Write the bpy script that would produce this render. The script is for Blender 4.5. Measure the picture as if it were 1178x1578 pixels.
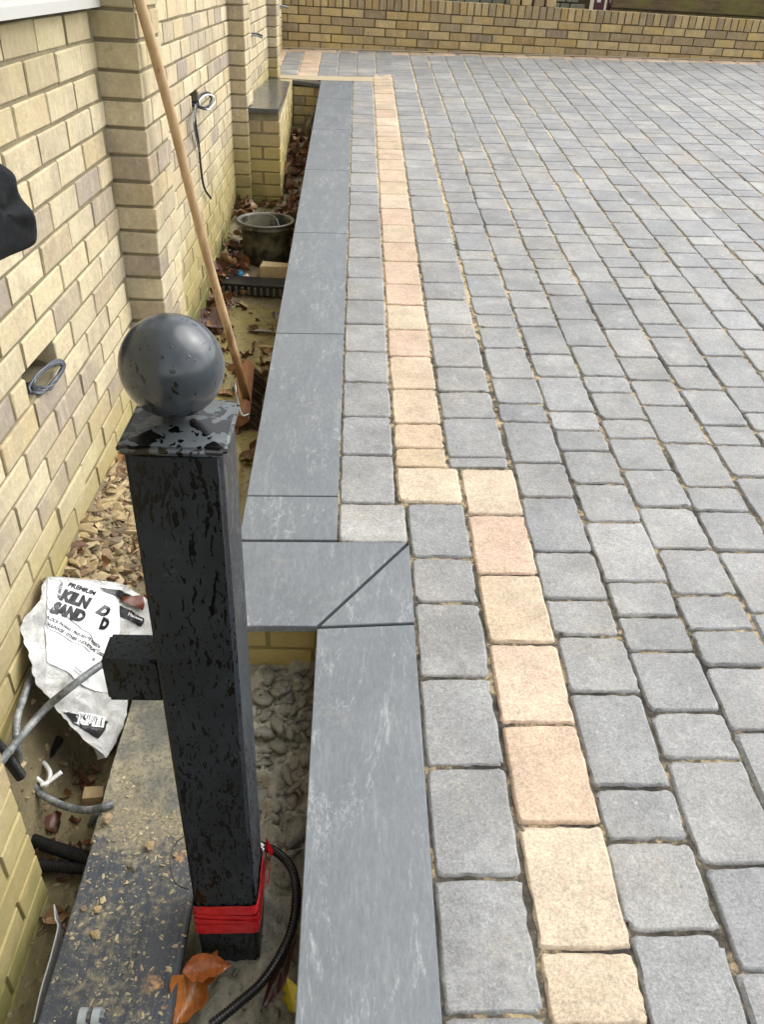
import bpy, bmesh, math, random
from mathutils import Vector, Matrix, noise
random.seed(7)
S = bpy.context.scene
for o in list(bpy.data.objects): bpy.data.objects.remove(o)

# ---------------------------------------------------------------- camera
R = Matrix(((.9984, .0273, .0502), (-.0258, -.5678, .8228), (.0510, -.8227, -.5661)))   # camera (x right, y down, z forward) -> world
CAM = Vector((0, 0, 1.5)); FPX = 1210.0; CX, CY = 589.0, 789.0
SA, SB = .090, .025                                   # the drive climbs 9 % away from the camera, 2.5 % to the right
cd = bpy.data.cameras.new('camera'); cam = bpy.data.objects.new('camera', cd); S.collection.objects.link(cam)
cd.sensor_fit = 'HORIZONTAL'; cd.sensor_width = 36; cd.lens = FPX / 1178 * 36; cd.clip_start = .02; cd.clip_end = 300
mw = Matrix.Identity(4)
for i in range(3):
    mw[i][0] = R[i][0]; mw[i][1] = -R[i][1]; mw[i][2] = -R[i][2]; mw[i][3] = CAM[i]
cam.matrix_world = mw
S.camera = cam
S.render.resolution_x = 765; S.render.resolution_y = 1024

# ---------------------------------------------------------------- light
SUN_EL, SUN_AZ = math.radians(48), math.radians(62)   # azimuth clockwise from +Y: light comes from the right and a little from behind the far wall
w = bpy.data.worlds.new('World'); S.world = w; w.use_nodes = True
nt = w.node_tree; nt.nodes.clear()
sky = nt.nodes.new('ShaderNodeTexSky'); sky.sky_type = 'NISHITA'; sky.sun_disc = False
sky.sun_elevation = SUN_EL; sky.sun_rotation = SUN_AZ; sky.air_density = 1.0; sky.dust_density = 2.5; sky.ozone_density = .6
hs = nt.nodes.new('ShaderNodeHueSaturation'); hs.inputs['Saturation'].default_value = .14
tc = nt.nodes.new('ShaderNodeTexCoord'); cn = nt.nodes.new('ShaderNodeTexNoise'); cn.inputs['Scale'].default_value = 2.6; cn.inputs['Detail'].default_value = 5; nt.links.new(tc.outputs['Generated'], cn.inputs['Vector'])
cr = nt.nodes.new('ShaderNodeMapRange'); cr.inputs[1].default_value = .35; cr.inputs[2].default_value = .65; cr.inputs[3].default_value = .62; cr.inputs[4].default_value = 1.38; nt.links.new(cn.outputs['Fac'], cr.inputs[0])
cm = nt.nodes.new('ShaderNodeVectorMath'); cm.operation = 'SCALE'   # broken overcast: lighter and darker cloud
bg = nt.nodes.new('ShaderNodeBackground'); bg.inputs[1].default_value = .15
ow = nt.nodes.new('ShaderNodeOutputWorld')
nt.links.new(sky.outputs[0], hs.inputs['Color']); nt.links.new(hs.outputs[0], cm.inputs[0]); nt.links.new(cr.outputs[0], cm.inputs['Scale']); nt.links.new(cm.outputs[0], bg.inputs[0]); nt.links.new(bg.outputs[0], ow.inputs[0])
sl = bpy.data.lights.new('sun', 'SUN'); sl.energy = .95; sl.angle = math.radians(60); sl.color = (1, .965, .90)
sun = bpy.data.objects.new('sun', sl); S.collection.objects.link(sun)
d = Vector((math.sin(SUN_AZ) * math.cos(SUN_EL), math.cos(SUN_AZ) * math.cos(SUN_EL), math.sin(SUN_EL)))
sun.rotation_euler = d.to_track_quat('Z', 'Y').to_euler(); sun.location = (3, 2, 6)
S.view_settings.view_transform = 'Standard'; S.view_settings.look = 'None'; S.view_settings.gamma = 1
S.view_settings.use_curve_mapping = False; S.view_settings.exposure = 1.12
S.render.engine = 'CYCLES'

# ---------------------------------------------------------------- helpers
COL = S.collection
def ray(px, py): return R @ Vector((px - CX, py - CY, FPX))
def P(px, py, ax, val):                                # measured point of the photograph on the plane (axis = value)
    r = ray(px, py); return CAM + r * ((val - CAM[ax]) / r[ax])
def G(x, y): return SA * y + SB * x
def project(p):
    c = R.transposed() @ (Vector(p) - CAM)
    if c.z < .05: return None
    return CX + FPX * c.x / c.z, CY + FPX * c.y / c.z, c.z
def inframe(p, m=60):
    q = project(p); return q is not None and -m < q[0] < 1178 + m and -m < q[1] < 1578 + m
PLN = Vector((-SB, -SA, 1)).normalized()
PEX = Vector((1, 0, SB)).normalized(); PEY = PLN.cross(PEX)
PM = Matrix((PEX, PEY, PLN)).transposed()              # slope frame
def link(o, parent=None):
    COL.objects.link(o)
    if parent is not None: o.parent = parent
    return o
def tag(o, label, cat, group=None):
    o['label'] = label; o['category'] = cat
    if group: o['group'] = group
    return o
def empty(name, loc=(0, 0, 0), rot=(0, 0, 0)):
    o = bpy.data.objects.new(name, None); o.location = loc; o.rotation_euler = rot; o.empty_display_size = .05
    COL.objects.link(o); return o
def mesh_obj(name, verts, faces, mat, parent=None, smooth=False, kind=None):
    me = bpy.data.meshes.new(name); me.from_pydata([tuple(v) for v in verts], [], faces); me.update()
    if mat: me.materials.append(mat)
    if smooth: me.polygons.foreach_set('use_smooth', [True] * len(me.polygons))
    o = bpy.data.objects.new(name, me); link(o, parent)
    if kind: o['kind'] = kind
    return o
def bm_obj(name, bm, mat, parent=None, smooth=False, kind=None, loc=None):
    me = bpy.data.meshes.new(name); bm.normal_update(); bm.to_mesh(me); bm.free()
    if mat: me.materials.append(mat)
    if smooth: me.polygons.foreach_set('use_smooth', [True] * len(me.polygons))
    o = bpy.data.objects.new(name, me); link(o, parent)
    if kind: o['kind'] = kind
    if loc is not None: o.location = loc
    return o
def inst(name, me, M, parent=None):
    o = bpy.data.objects.new(name, me); link(o, parent); o.matrix_world = M; return o
class Geo:
    """collects raw geometry for one joined mesh"""
    def __init__(s): s.v = []; s.f = []
    def add(s, verts, faces, M=None):
        n = len(s.v)
        s.v.extend([tuple(M @ Vector(v)) if M else tuple(v) for v in verts]); s.f.extend([tuple(i + n for i in f) for f in faces])
    def box(s, a, b, M=None):
        x0, y0, z0 = a; x1, y1, z1 = b
        s.add([(x0,y0,z0),(x1,y0,z0),(x1,y1,z0),(x0,y1,z0),(x0,y0,z1),(x1,y0,z1),(x1,y1,z1),(x0,y1,z1)],
              [(0,3,2,1),(4,5,6,7),(0,1,5,4),(1,2,6,5),(2,3,7,6),(3,0,4,7)], M)
    def mesh(s, me, M): s.add([v.co for v in me.vertices], [tuple(p.vertices) for p in me.polygons], M)
    def obj(s, name, mat, parent=None, smooth=False, kind=None): return mesh_obj(name, s.v, s.f, mat, parent, smooth, kind)
def bevel_box(a, b, bev=.002, seg=1):
    bm = bmesh.new()
    M = Matrix.Translation([(a[i] + b[i]) / 2 for i in range(3)]) @ Matrix.Diagonal([b[i] - a[i] for i in range(3)] + [1])
    bmesh.ops.create_cube(bm, size=1, matrix=M)
    bmesh.ops.bevel(bm, geom=bm.edges[:], offset=bev, segments=seg, affect='EDGES', clamp_overlap=True)
    return bm
def smoothpath(pts, n=8):
    pts = [Vector(p) for p in pts]; out = []
    q = [pts[0] * 2 - pts[1]] + pts + [pts[-1] * 2 - pts[-2]]
    for i in range(1, len(q) - 2):
        for k in range(n):
            t = k / n; a, b, c, e = q[i-1], q[i], q[i+1], q[i+2]
            out.append(.5 * ((2*b) + (c - a)*t + (2*a - 5*b + 4*c - e)*t*t + (3*b - a - 3*c + e)*t**3))
    out.append(pts[-1]); return out
def tube(geo, path, rad, seg=12, caps=True):
    """rad: number or function of arclength"""
    n0 = len(geo.v); prev = None; L = 0; rings = 0
    for i, p in enumerate(path):
        t = (path[min(i+1, len(path)-1)] - path[max(i-1, 0)]).normalized()
        if prev is None:
            nrm = t.orthogonal().normalized()
        else:
            nrm = (prev - t * prev.dot(t)).normalized()
        prev = nrm; b = t.cross(nrm)
        if i: L += (p - path[i-1]).length
        r = rad(L) if callable(rad) else rad
        for k in range(seg):
            a = 2 * math.pi * k / seg; geo.v.append(tuple(p + (nrm * math.cos(a) + b * math.sin(a)) * r))
        rings += 1
    for i in range(rings - 1):
        for k in range(seg):
            a = n0 + i*seg + k; b2 = n0 + i*seg + (k+1) % seg; geo.f.append((a, b2, b2 + seg, a + seg))
    if caps:
        geo.f.append(tuple(n0 + k for k in range(seg))[::-1]); geo.f.append(tuple(n0 + (rings-1)*seg + k for k in range(seg)))
def resample(path, step):
    out = [path[0]]; acc = 0
    for i in range(1, len(path)):
        a, b = path[i-1], path[i]; l = (b - a).length; t = step - acc
        while t < l: out.append(a.lerp(b, t / l)); t += step
        acc = (acc + l) % step if l else acc
    out.append(path[-1]); return out
def corrugated(name, pts, r, mat, parent=None):
    g = Geo(); path = resample(smoothpath(pts, 16), .0012)
    tube(g, path, lambda L: r * (1.0 if (L % .0058) > .0024 else .84), 16)
    return g.obj(name, mat, parent, smooth=False)

# ---------------------------------------------------------------- materials
class MB:
    def __init__(s, name):
        s.m = bpy.data.materials.new(name); s.m.use_nodes = True; s.t = s.m.node_tree; s.t.nodes.clear()
        s.o = s.n('ShaderNodeOutputMaterial'); s.b = s.n('ShaderNodeBsdfPrincipled'); s.l(s.b.outputs[0], s.o.inputs[0])
        s.geo = s.n('ShaderNodeNewGeometry'); s.pos = s.geo.outputs['Position']
    def n(s, t, **k):
        x = s.t.nodes.new(t)
        for a, v in k.items(): setattr(x, a, v)
        return x
    def l(s, a, b): s.t.links.new(a, b)
    def setin(s, sock, v):
        if hasattr(v, 'is_output'): s.l(v, sock)
        elif isinstance(v, (tuple, list)) and len(v) == 3 and sock.type == 'RGBA': sock.default_value = (*v, 1)
        elif sock.type == 'RGBA' and isinstance(v, (int, float)): sock.default_value = (v, v, v, 1)
        else: sock.default_value = v
    def math(s, op, a, b=0, c=0, clamp=False):
        x = s.n('ShaderNodeMath', operation=op, use_clamp=clamp)
        for i, v in enumerate((a, b, c)): s.setin(x.inputs[i], v)
        return x.outputs[0]
    def vmath(s, op, a, b=(0, 0, 0)):
        x = s.n('ShaderNodeVectorMath', operation=op); s.setin(x.inputs[0], a)
        if op == 'SCALE': s.setin(x.inputs['Scale'], b)
        else: s.setin(x.inputs[1], b)
        return x.outputs[0]
    def noise(s, scale, detail=4, rough=.6, vec=None, dist=0, col=False):
        x = s.n('ShaderNodeTexNoise'); x.inputs['Scale'].default_value = scale; x.inputs['Detail'].default_value = detail
        x.inputs['Roughness'].default_value = rough; x.inputs['Distortion'].default_value = dist
        s.l(vec if vec is not None else s.pos, x.inputs['Vector']); return x.outputs['Color' if col else 'Fac']
    def vor(s, scale, vec=None, feature='F1', out='Distance', rnd=1):
        x = s.n('ShaderNodeTexVoronoi', feature=feature); x.inputs['Scale'].default_value = scale; x.inputs['Randomness'].default_value = rnd
        s.l(vec if vec is not None else s.pos, x.inputs['Vector']); return x.outputs[out]
    def ramp(s, f, stops, interp='LINEAR'):
        x = s.n('ShaderNodeValToRGB'); x.color_ramp.interpolation = interp; e = x.color_ramp.elements
        while len(e) < len(stops): e.new(.5)
        for k, (p, c) in enumerate(stops):
            e[k].position = p; e[k].color = (*c, 1) if isinstance(c, (tuple, list)) else (c, c, c, 1)
        s.setin(x.inputs[0], f); return x.outputs[0]
    def mr(s, v, a, b, c=0, d=1):
        x = s.n('ShaderNodeMapRange'); s.setin(x.inputs[0], v)
        for i, q in enumerate((a, b, c, d)): s.setin(x.inputs[i+1], q)
        return x.outputs[0]
    def mix(s, f, a, b, blend='MIX'):
        x = s.n('ShaderNodeMix', data_type='RGBA', blend_type=blend); s.setin(x.inputs[0], f); s.setin(x.inputs[6], a); s.setin(x.inputs[7], b)
        return x.outputs[2]
    def map(s, scale=(1, 1, 1), rot=(0, 0, 0), vec=None):
        x = s.n('ShaderNodeMapping'); x.inputs['Scale'].default_value = scale; x.inputs['Rotation'].default_value = rot
        s.l(vec if vec is not None else s.pos, x.inputs[0]); return x.outputs[0]
    def rnd(s):
        oi = s.n('ShaderNodeObjectInfo'); return s.math('FRACT', s.math('ADD', oi.outputs['Random'], s.geo.outputs['Random Per Island']))
    def xyz(s):
        x = s.n('ShaderNodeSeparateXYZ'); s.l(s.pos, x.inputs[0]); return x.outputs
    def bump(s, h, strength=.3, dist=.002, prev=None):
        x = s.n('ShaderNodeBump'); x.inputs['Strength'].default_value = strength; x.inputs['Distance'].default_value = dist
        s.l(h, x.inputs['Height'])
        if prev is not None: s.l(prev, x.inputs['Normal'])
        s.l(x.outputs[0], s.b.inputs['Normal']); return x.outputs[0]
    def fin(s, col=None, rough=None, metal=None, spec=None, **k):
        if col is not None: s.setin(s.b.inputs['Base Color'], col)
        if rough is not None: s.setin(s.b.inputs['Roughness'], rough)
        if metal is not None: s.setin(s.b.inputs['Metallic'], metal)
        if spec is not None: s.setin(s.b.inputs['Specular IOR Level'], spec)
        for a, v in k.items(): s.setin(s.b.inputs[a.replace('_', ' ')], v)
        return s.m
def simple(name, col, rough=.6, metal=0, bumpscale=None, var=.12):
    m = MB(name); n = m.noise(bumpscale or 60, 5)
    c = m.mix(1.0, col, m.mr(n, 0, 1, 1 - var*2, 1 + var*2), 'MULTIPLY') if var else col
    m.bump(n, .25, .002); return m.fin(c, rough, metal)

def mat_brick(name, stops, moss=True, wet=.0, k=1.0):
    m = MB(name); r = m.rnd(); base = m.ramp(r, stops, 'LINEAR')
    off = m.vmath('ADD', m.pos, m.vmath('SCALE', (3.1, 1.7, 2.3), m.math('MULTIPLY', r, 9.0)))
    n1 = m.noise(9, 5, .6, off); n2 = m.noise(60, 6, .75, off); n3 = m.noise(420, 3, .6)
    c = m.mix(m.mr(n1, .42, .68), base, m.ramp(m.math('FRACT', m.math('MULTIPLY', r, 7.3)), [(0, (.62*k, .53*k, .33*k)), (.5, (.45*k, .37*k, .25*k)), (.75, (.36*k, .31*k, .25*k)), (1, (.60*k, .46*k, .24*k))]))
    c = m.mix(.62, base, c); band = m.noise(7, 4, .6, m.map((1, .6, .5), vec=off)); c = m.mix(m.mr(band, .50, .66, 0, .5), c, (.33*k, .27*k, .20*k))
    streak = m.noise(14, 4, .6, m.map((3, 3, .35), vec=off))
    c = m.mix(m.mr(streak, .52, .72, 0, .35), c, (.66*k, .58*k, .42*k))
    c = m.mix(1.0, c, m.mr(n2, .28, .75, .76, 1.16), 'MULTIPLY'); cr_ = m.noise(26, 6, .8, m.map((1, 1, 2), vec=off), 1.2); c = m.mix(m.mr(cr_, .42, .34, 0, .45), c, (.24, .19, .11)); c = m.mix(m.mr(m.noise(4, 6, .75, off), .55, .72, 0, .5), c, (.44, .37, .25)); c = m.mix(m.mr(m.noise(130, 5, .8), .60, .72, 0, .4), c, (.26, .21, .14))
    specks = m.mr(m.vor(120, off), .03, .10, .55, 1); c = m.mix(1.0, c, m.mix(m.mr(n1, .45, .6), 1.0, specks), 'MULTIPLY')
    if moss:
        z = m.xyz(); zr = m.math('ADD', m.math('SUBTRACT', z[2], m.math('MULTIPLY', z[1], .09)), m.math('MULTIPLY', m.math('SUBTRACT', m.noise(5, 4), .5), .35))
        c = m.mix(m.mr(zr, .26, .0, 0, .68), c, (.33, .265, .075))
        c = m.mix(m.mr(zr, -.16, -.26, 0, .65), c, (.085, .105, .015))
        c = m.mix(m.math('MULTIPLY', m.mr(m.math('ADD', z[2], m.math('MULTIPLY', m.math('SUBTRACT', m.noise(4, 4), .5), .3)), 1.12, 1.42, 0, .62), m.mr(z[1], 3.4, 2.4)), c, (.30, .255, .115))
    cre = m.noise(22, 6, .8, m.map((1, 1, 2.2), vec=off), 1.0); nb = m.bump(cre, .55, .004); nb = m.bump(n2, .6, .0025, nb); m.bump(n3, .3, .0008, nb)
    return m.fin(c, .85 - wet, spec=.3)
CREAM = [(0, (.58, .49, .31)), (.2, (.63, .56, .38)), (.40, (.53, .43, .26)), (.56, (.60, .52, .34)), (.68, (.39, .33, .24)), (.78, (.32, .27, .225)), (.86, (.44, .37, .25)), (.92, (.54, .43, .24)), (1, (.63, .55, .37))]
YELL = [(0, (.29, .205, .09)), (.25, (.41, .315, .15)), (.42, (.20, .15, .085)), (.6, (.33, .23, .09)), (.74, (.17, .125, .08)), (.88, (.40, .30, .12)), (1, (.26, .17, .065))]
M_BRICK = mat_brick('buff_brick', CREAM); M_BRICKY = mat_brick('yellow_brick', [(p_, tuple(v * 1.4 for v in c_)) for p_, c_ in YELL], False, k=.78); M_BRICKP = mat_brick('planter_brick', [(0, (.50, .37, .17)), (.3, (.58, .46, .24)), (.6, (.46, .34, .17)), (.8, (.34, .25, .15)), (1, (.56, .42, .20))], k=.8)
def mat_mortar(name, col):
    m = MB(name); n = m.noise(18, 6, .7); n2 = m.noise(240, 4)
    c = m.mix(m.mr(n, .3, .7), col, tuple(v * .62 for v in col)); z = m.xyz()
    zr = m.math('SUBTRACT', z[2], m.math('MULTIPLY', z[1], .09))
    c = m.mix(m.mr(zr, .25, -.1, 0, .6), c, (.22, .18, .05))
    m.bump(n2, .7, .002); return m.fin(c, .95, spec=.2)
M_MORTAR = mat_mortar('mortar', (.27, .235, .145)); M_MORTARD = mat_mortar('dark_mortar', (.13, .10, .055))

def mat_block(name, stops, speck=(.42, .43, .44), sand=True, lo_=0):
    m = MB(name); r = m.rnd(); base = m.ramp(r, stops)
    off = m.vmath('ADD', m.pos, m.vmath('SCALE', (5.1, 2.7, 0), m.math('MULTIPLY', r, 7.0)))
    n1 = m.noise(7, 5, .62, off); n2 = m.noise(55, 6, .72, off); n3 = m.noise(300, 5, .7)
    c = m.mix(1.0, base, m.mr(n1, .25, .75, .76, 1.24), 'MULTIPLY')
    c = m.mix(1.0, c, m.mr(n2, .3, .72, .78, 1.22), 'MULTIPLY'); n4 = m.noise(170, 6, .85)
    c = m.mix(1.0, c, m.mr(n4, .36, .64, .60, 1.40), 'MULTIPLY')
    c = m.mix(m.mr(n3, .56, .70, 0, .5), c, speck)
    c = m.mix(m.mr(n3, .42, .30, 0, .5), c, tuple(v * .25 for v in speck))
    scuff = m.noise(30, 7, .85, m.map((1, .5, 1), (0, 0, .6), off)); c = m.mix(m.mr(scuff, .57, .72, 0, .55), c, speck)
    pale = m.noise(5, 6, .75, off); c = m.mix(m.mr(pale, .56, .70, 0, .35), c, speck)
    fk = m.noise(170, 3, .6, m.map((1, .28, 1), (0, 0, .9), off), .8); c = m.mix(m.math('MULTIPLY', m.mr(fk, .64, .72), m.mr(pale, .42, .62, .04, .42)), c, tuple(min(.9, v * 1.45) for v in speck))
    big = m.noise(2.6, 5, .7); c = m.mix(1.0, c, m.mr(big, .3, .7, .84, 1.16), 'MULTIPLY')
    pits = m.mr(m.vor(95, off), .05, .10, .35, 1); c = m.mix(1.0, c, m.mix(m.mr(n2, .5, .62), 1.0, pits), 'MULTIPLY')
    if sand:                                            # jointing sand left on the faces, thicker towards the back of the drive
        sn = m.noise(3.3, 5, .65); sm = m.noise(90, 4, .7)
        y = m.xyz()[1]; f = m.math('MULTIPLY', m.mr(sn, .50, .70), m.mr(sm, .42, .62)); f = m.math('MULTIPLY', f, m.mr(y, 1.0, 5.0, .30, .55))
        c = m.mix(f, c, (.52, .44, .31))
    nb = m.bump(n2, .5, .003); m.bump(n3, .55, .0012, nb)
    return m.fin(c, m.mr(n2, .3, .7, .50, .70), spec=.6)
M_BLOCK = mat_block('charcoal_block', [(0, (.195, .199, .201)), (.16, (.236, .238, .236)), (.3, (.212, .219, .225)), (.45, (.256, .254, .246)), (.6, (.222, .225, .226)), (.74, (.242, .246, .250)), (.86, (.292, .288, .276)), (.93, (.185, .190, .196)), (1, (.230, .230, .225))], (.48, .485, .475))
M_BUFF = mat_block('buff_block', [(0, (.48, .365, .25)), (.2, (.49, .385, .27)), (.38, (.49, .345, .25)), (.55, (.50, .41, .30)), (.7, (.47, .36, .235)), (.85, (.49, .345, .25)), (1, (.49, .39, .275))], (.62, .52, .40))
def mat_jointsand():
    m = MB('jointing_sand'); n = m.noise(5, 5, .7); n2 = m.noise(45, 5, .7); y = m.xyz()[1]
    f = m.math('ADD', m.math('ADD', m.math('MULTIPLY', n, 1.2), m.math('MULTIPLY', n2, .9)), m.mr(y, .6, 6.5, -.08, .24))
    c = m.ramp(m.mr(f, .85, 1.35), [(0, (.035, .033, .030)), (.40, (.11, .098, .075)), (.62, (.33, .26, .16)), (1, (.58, .47, .29))])
    m.bump(m.noise(500, 3), .8, .002); return m.fin(c, .95, spec=.2)
M_SAND = mat_jointsand()
def mat_slab():
    m = MB('slate_porcelain'); r = m.rnd(); off = m.vmath('ADD', m.pos, m.vmath('SCALE', (4.0, 2.0, 0), m.math('MULTIPLY', r, 5.0)))
    ang = m.map((1, .20, 1), (0, 0, -.30), off); v = m.noise(30, 7, .8, ang, .25); v2 = m.noise(5, 5, .6, off); v3 = m.noise(120, 6, .8, m.map((1, .30, 1), (0, 0, -.32), off))
    c = m.mix(m.mr(v2, .3, .7), (.130, .146, .162), (.162, .179, .194))
    c = m.mix(1.0, c, m.mr(v3, .3, .7, .80, 1.2), 'MULTIPLY')
    c = m.mix(m.mr(v, .52, .70, 0, .45), c, (.31, .325, .335)); c = m.mix(m.mr(v3, .60, .74, 0, .5), c, (.33, .34, .35)); c = m.mix(m.mr(v, .44, .32, 0, .35), c, (.105, .118, .13))
    thin = m.math('ABSOLUTE', m.math('SUBTRACT', m.noise(4, 7, .7, m.map((1, .3, 1), (0, 0, -.45), off), .6), .5)); c = m.mix(m.math('MULTIPLY', m.mr(thin, .010, 0, 0, .5), m.mr(v, .45, .6)), c, (.46, .47, .46))
    c = m.mix(m.math('MULTIPLY', m.mr(m.noise(4, 5, .7), .55, .75), m.mr(m.noise(70, 4, .7), .5, .62, 0, .35)), c, (.42, .38, .30))
    m.bump(m.math('ADD', m.math('MULTIPLY', v, .8), m.math('MULTIPLY', v3, .4)), .35, .0015)
    return m.fin(c, m.mr(v2, .3, .7, .38, .54), spec=.55)
M_SLAB = mat_slab()
def mat_slabwet():
    m = MB('wet_slate'); v = m.noise(9, 6, .7, m.map((1, .5, 1)), .8); v2 = m.noise(120, 4)
    c = m.mix(m.mr(v, .35, .7), (.045, .05, .052), (.085, .095, .10)); m.bump(v2, .15, .001); return m.fin(c, m.mr(v, .3, .7, .12, .3), spec=.6)
M_SLABWET = mat_slabwet()
def mat_post(name, film_sheen, thr_lo, thr_hi, sc, stretch, rough=.42, wetr=.16, spec=.32):
    m = MB(name); v = m.map(stretch)
    wv = m.vmath('ADD', v, m.vmath('SCALE', m.noise(12, 4, .6, col=True), .05 ))
    d1 = m.noise(sc, 2, .5, wv); d2 = m.noise(sc * 1.9, 2, .5, m.vmath('ADD', wv, (7, 3, 1))); big = m.mr(m.noise(7, 3, .5), .35, .65, .05, -.03)
    d1 = m.math('SUBTRACT', d1, big); d2 = m.math('SUBTRACT', d2, big)
    f = m.math('MAXIMUM', m.mr(d1, thr_lo, thr_hi), m.mr(d2, thr_lo + .02, thr_hi + .02))
    cloud = m.noise(8, 5, .65); fine = m.noise(260, 4, .7)
    c = m.mix(m.mr(cloud, .35, .7, 0, .75), film_sheen, tuple(x * 1.9 + .006 for x in film_sheen))
    scr = m.math('ABSOLUTE', m.math('SUBTRACT', m.noise(5, 3, .5, m.map((1, 1, 1), (.4, .2, .3)), 2.2), .5)); c = m.mix(m.math('MULTIPLY', m.mr(scr, .006, 0, 0, .35), m.mr(cloud, .55, .65)), c, (.25, .26, .27))
    c = m.mix(f, c, (.0022, .0025, .003)); c = m.mix(m.mr(fine, .70, .76, 0, .5), c, (.3, .3, .28))
    m.bump(m.math('ADD', m.math('MULTIPLY', f, .8), m.math('MULTIPLY', fine, .15)), .35, .0012)
    return m.fin(c, m.mix(f, rough, wetr), spec=spec)
M_POST = mat_post('wet_black_paint', (.0105, .0145, .0185), .580, .600, 80, (1.6, 1.6, .36), .46, .2, .28)
M_CAP = mat_post('wet_black_cap_skylit', (.075, .086, .094), .525, .545, 34, (1, 1, 1), .32, .2, .4)  # same paint greyed, the sky's reflection on the cap is put into the colour
M_BALL = mat_post('wet_black_ball_skylit', (.030, .037, .044), .635, .670, 62, (1, 1, .8), .21, .26, .6)  # ball tone lightened to paint in the sky it reflects
def mat_ground():
    m = MB('wet_mud'); n = m.noise(9, 7, .7); n2 = m.noise(60, 6, .75); n3 = m.noise(330, 3); p = m.xyz()
    c = m.mix(m.mr(n, .32, .68), (.17, .135, .075), (.30, .255, .135)); c = m.mix(m.mr(n2, .35, .7, 0, .6), c, (.11, .088, .055))
    grey = m.mr(p[0], -.33, -.27); near = m.mr(p[1], 1.8, 1.7); c = m.mix(m.math('MULTIPLY', grey, near), c, m.mix(m.mr(n2, .3, .7), (.19, .18, .14), (.36, .34, .26)))
    nb = m.bump(n2, .9, .008); m.bump(n3, .6, .002, nb); return m.fin(c, m.mr(n, .35, .65, .35, .7), spec=.5)
M_GROUND = mat_ground()
def mat_mud():
    m = MB('grey_mud'); n2 = m.noise(60, 6, .75); n3 = m.noise(300, 3); c = m.mix(m.mr(n2, .3, .7), (.10, .096, .074), (.22, .205, .16))
    nb = m.bump(n2, .8, .005); m.bump(n3, .6, .002, nb); return m.fin(c, m.mr(n2, .35, .65, .22, .55), spec=.6)
M_MUD = mat_mud()
def mat_water(name, c1, c2, alpha):
    m = MB(name); n = m.noise(5, 5, .6, dist=.6); c = m.mix(m.mr(n, .35, .65), c1, c2); c = m.mix(m.mr(m.noise(26, 6, .75, dist=1.0), .50, .66, 0, .7), c, (.10, .085, .04)); c = m.mix(m.mr(m.noise(9, 6, .75), .52, .66, 0, .5), c, tuple(v * .5 for v in c2))
    m.bump(m.noise(22, 2, .4), .08, .002)
    return m.fin(c, .05, spec=.6, Alpha=m.mr(n, .3, .7, alpha - .15, alpha + .08))
M_WATER = mat_water('muddy_water', (.36, .30, .12), (.27, .23, .11), .85); M_WATERN = mat_water('puddle_water', (.19, .16, .08), (.27, .23, .13), .60)
def mat_pick(name, stops, rough=.6, bs=80, spec=.4):
    m = MB(name); r = m.rnd(); c = m.ramp(r, stops); n = m.noise(bs, 5, .7); c = m.mix(1.0, c, m.mr(n, .25, .75, .7, 1.2), 'MULTIPLY'); m.bump(n, .5, .002); return m.fin(c, rough, spec=spec)
M_LEAF = mat_pick('dead_leaf', [(0, (.16, .06, .025)), (.2, (.10, .035, .022)), (.4, (.25, .12, .045)), (.6, (.30, .19, .09)), (.8, (.075, .03, .025)), (.92, (.42, .30, .16)), (1, (.14, .05, .03))], .42, 60, .5)
M_RUBBLE = mat_pick('stone_chips', [(0, (.30, .22, .11)), (.25, (.44, .34, .18)), (.4, (.13, .095, .06)), (.55, (.36, .28, .14)), (.7, (.48, .39, .23)), (.82, (.11, .05, .035)), (1, (.34, .24, .13))], .75)
M_WETST = mat_pick('wet_stones', [(0, (.12, .09, .05)), (.4, (.22, .17, .085)), (.7, (.09, .06, .04)), (1, (.30, .23, .12))], .3)
M_BOARDDIRT = mat_pick('dirt_crumbs', [(0, (.30, .26, .16)), (.4, (.42, .36, .22)), (.7, (.22, .19, .13)), (1, (.52, .44, .28))], .85)
M_SPRUNG = simple('wood_handle', (.50, .33, .17), .5)

# ================================================================ SETTING
GZ = [(.0, -.31), (.9, -.26), (1.45, -.21), (1.6, -.15), (2.1, -.06), (2.5, -.035), (4.0, -.03), (4.3, .05), (4.8, .07), (5.3, .2), (6.6, .3), (8.2, .36)]
def prof(y):
    for (a, za), (b, zb) in zip(GZ, GZ[1:]):
        if y <= b: return za + (zb - za) * max(0, (y - a) / (b - a))
    return GZ[-1][1]
def sst(a, b, x):
    t = min(1.0, max(0.0, (x - a) / (b - a))); return t * t * (3 - 2 * t)
def zt(x, y, nz=True):
    z = prof(y)
    sg = .16 if y < 1.65 else .72
    z += .30 * math.exp(-((x + .76) / .15) ** 2) * math.exp(-((y - 1.65) / sg) ** 2)
    z += .34 * math.exp(-((x + .755) / .055) ** 2) * sst(.98, 1.10, y) * (1 - sst(1.45, 1.6, y))
    z += .05 * math.exp(-((x + .76) / .12) ** 2) * sst(1.6, 2.4, y) * (1 - sst(5, 5.3, y))
    r = sst(-.36, -.22, x) * (1 - sst(1.75, 1.9, y))
    z += r * (.105 * (1 - .3 * sst(.9, .6, y)) + .05 * math.exp(-((y - 1.5) / .22) ** 2))
    if nz:
        v = Vector((x, y, 0)); z += .012 * noise.noise(v * 9) + .006 * noise.noise(v * 30)
        z += r * (.036 * abs(noise.noise(v * 17 + Vector((5, 2, 1)))) + .014 * noise.noise(v * 48) + .005 * noise.noise(v * 110))
    return z
xs = [-.80 + .008 * i for i in range(106)]; ys = [.1 + .008 * i for i in range(212)]; y = ys[-1]
while y < 8.0: y += .016; ys.append(y)
V = [(x, y, zt(x, y)) for y in ys for x in xs]; nx = len(xs)
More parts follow.
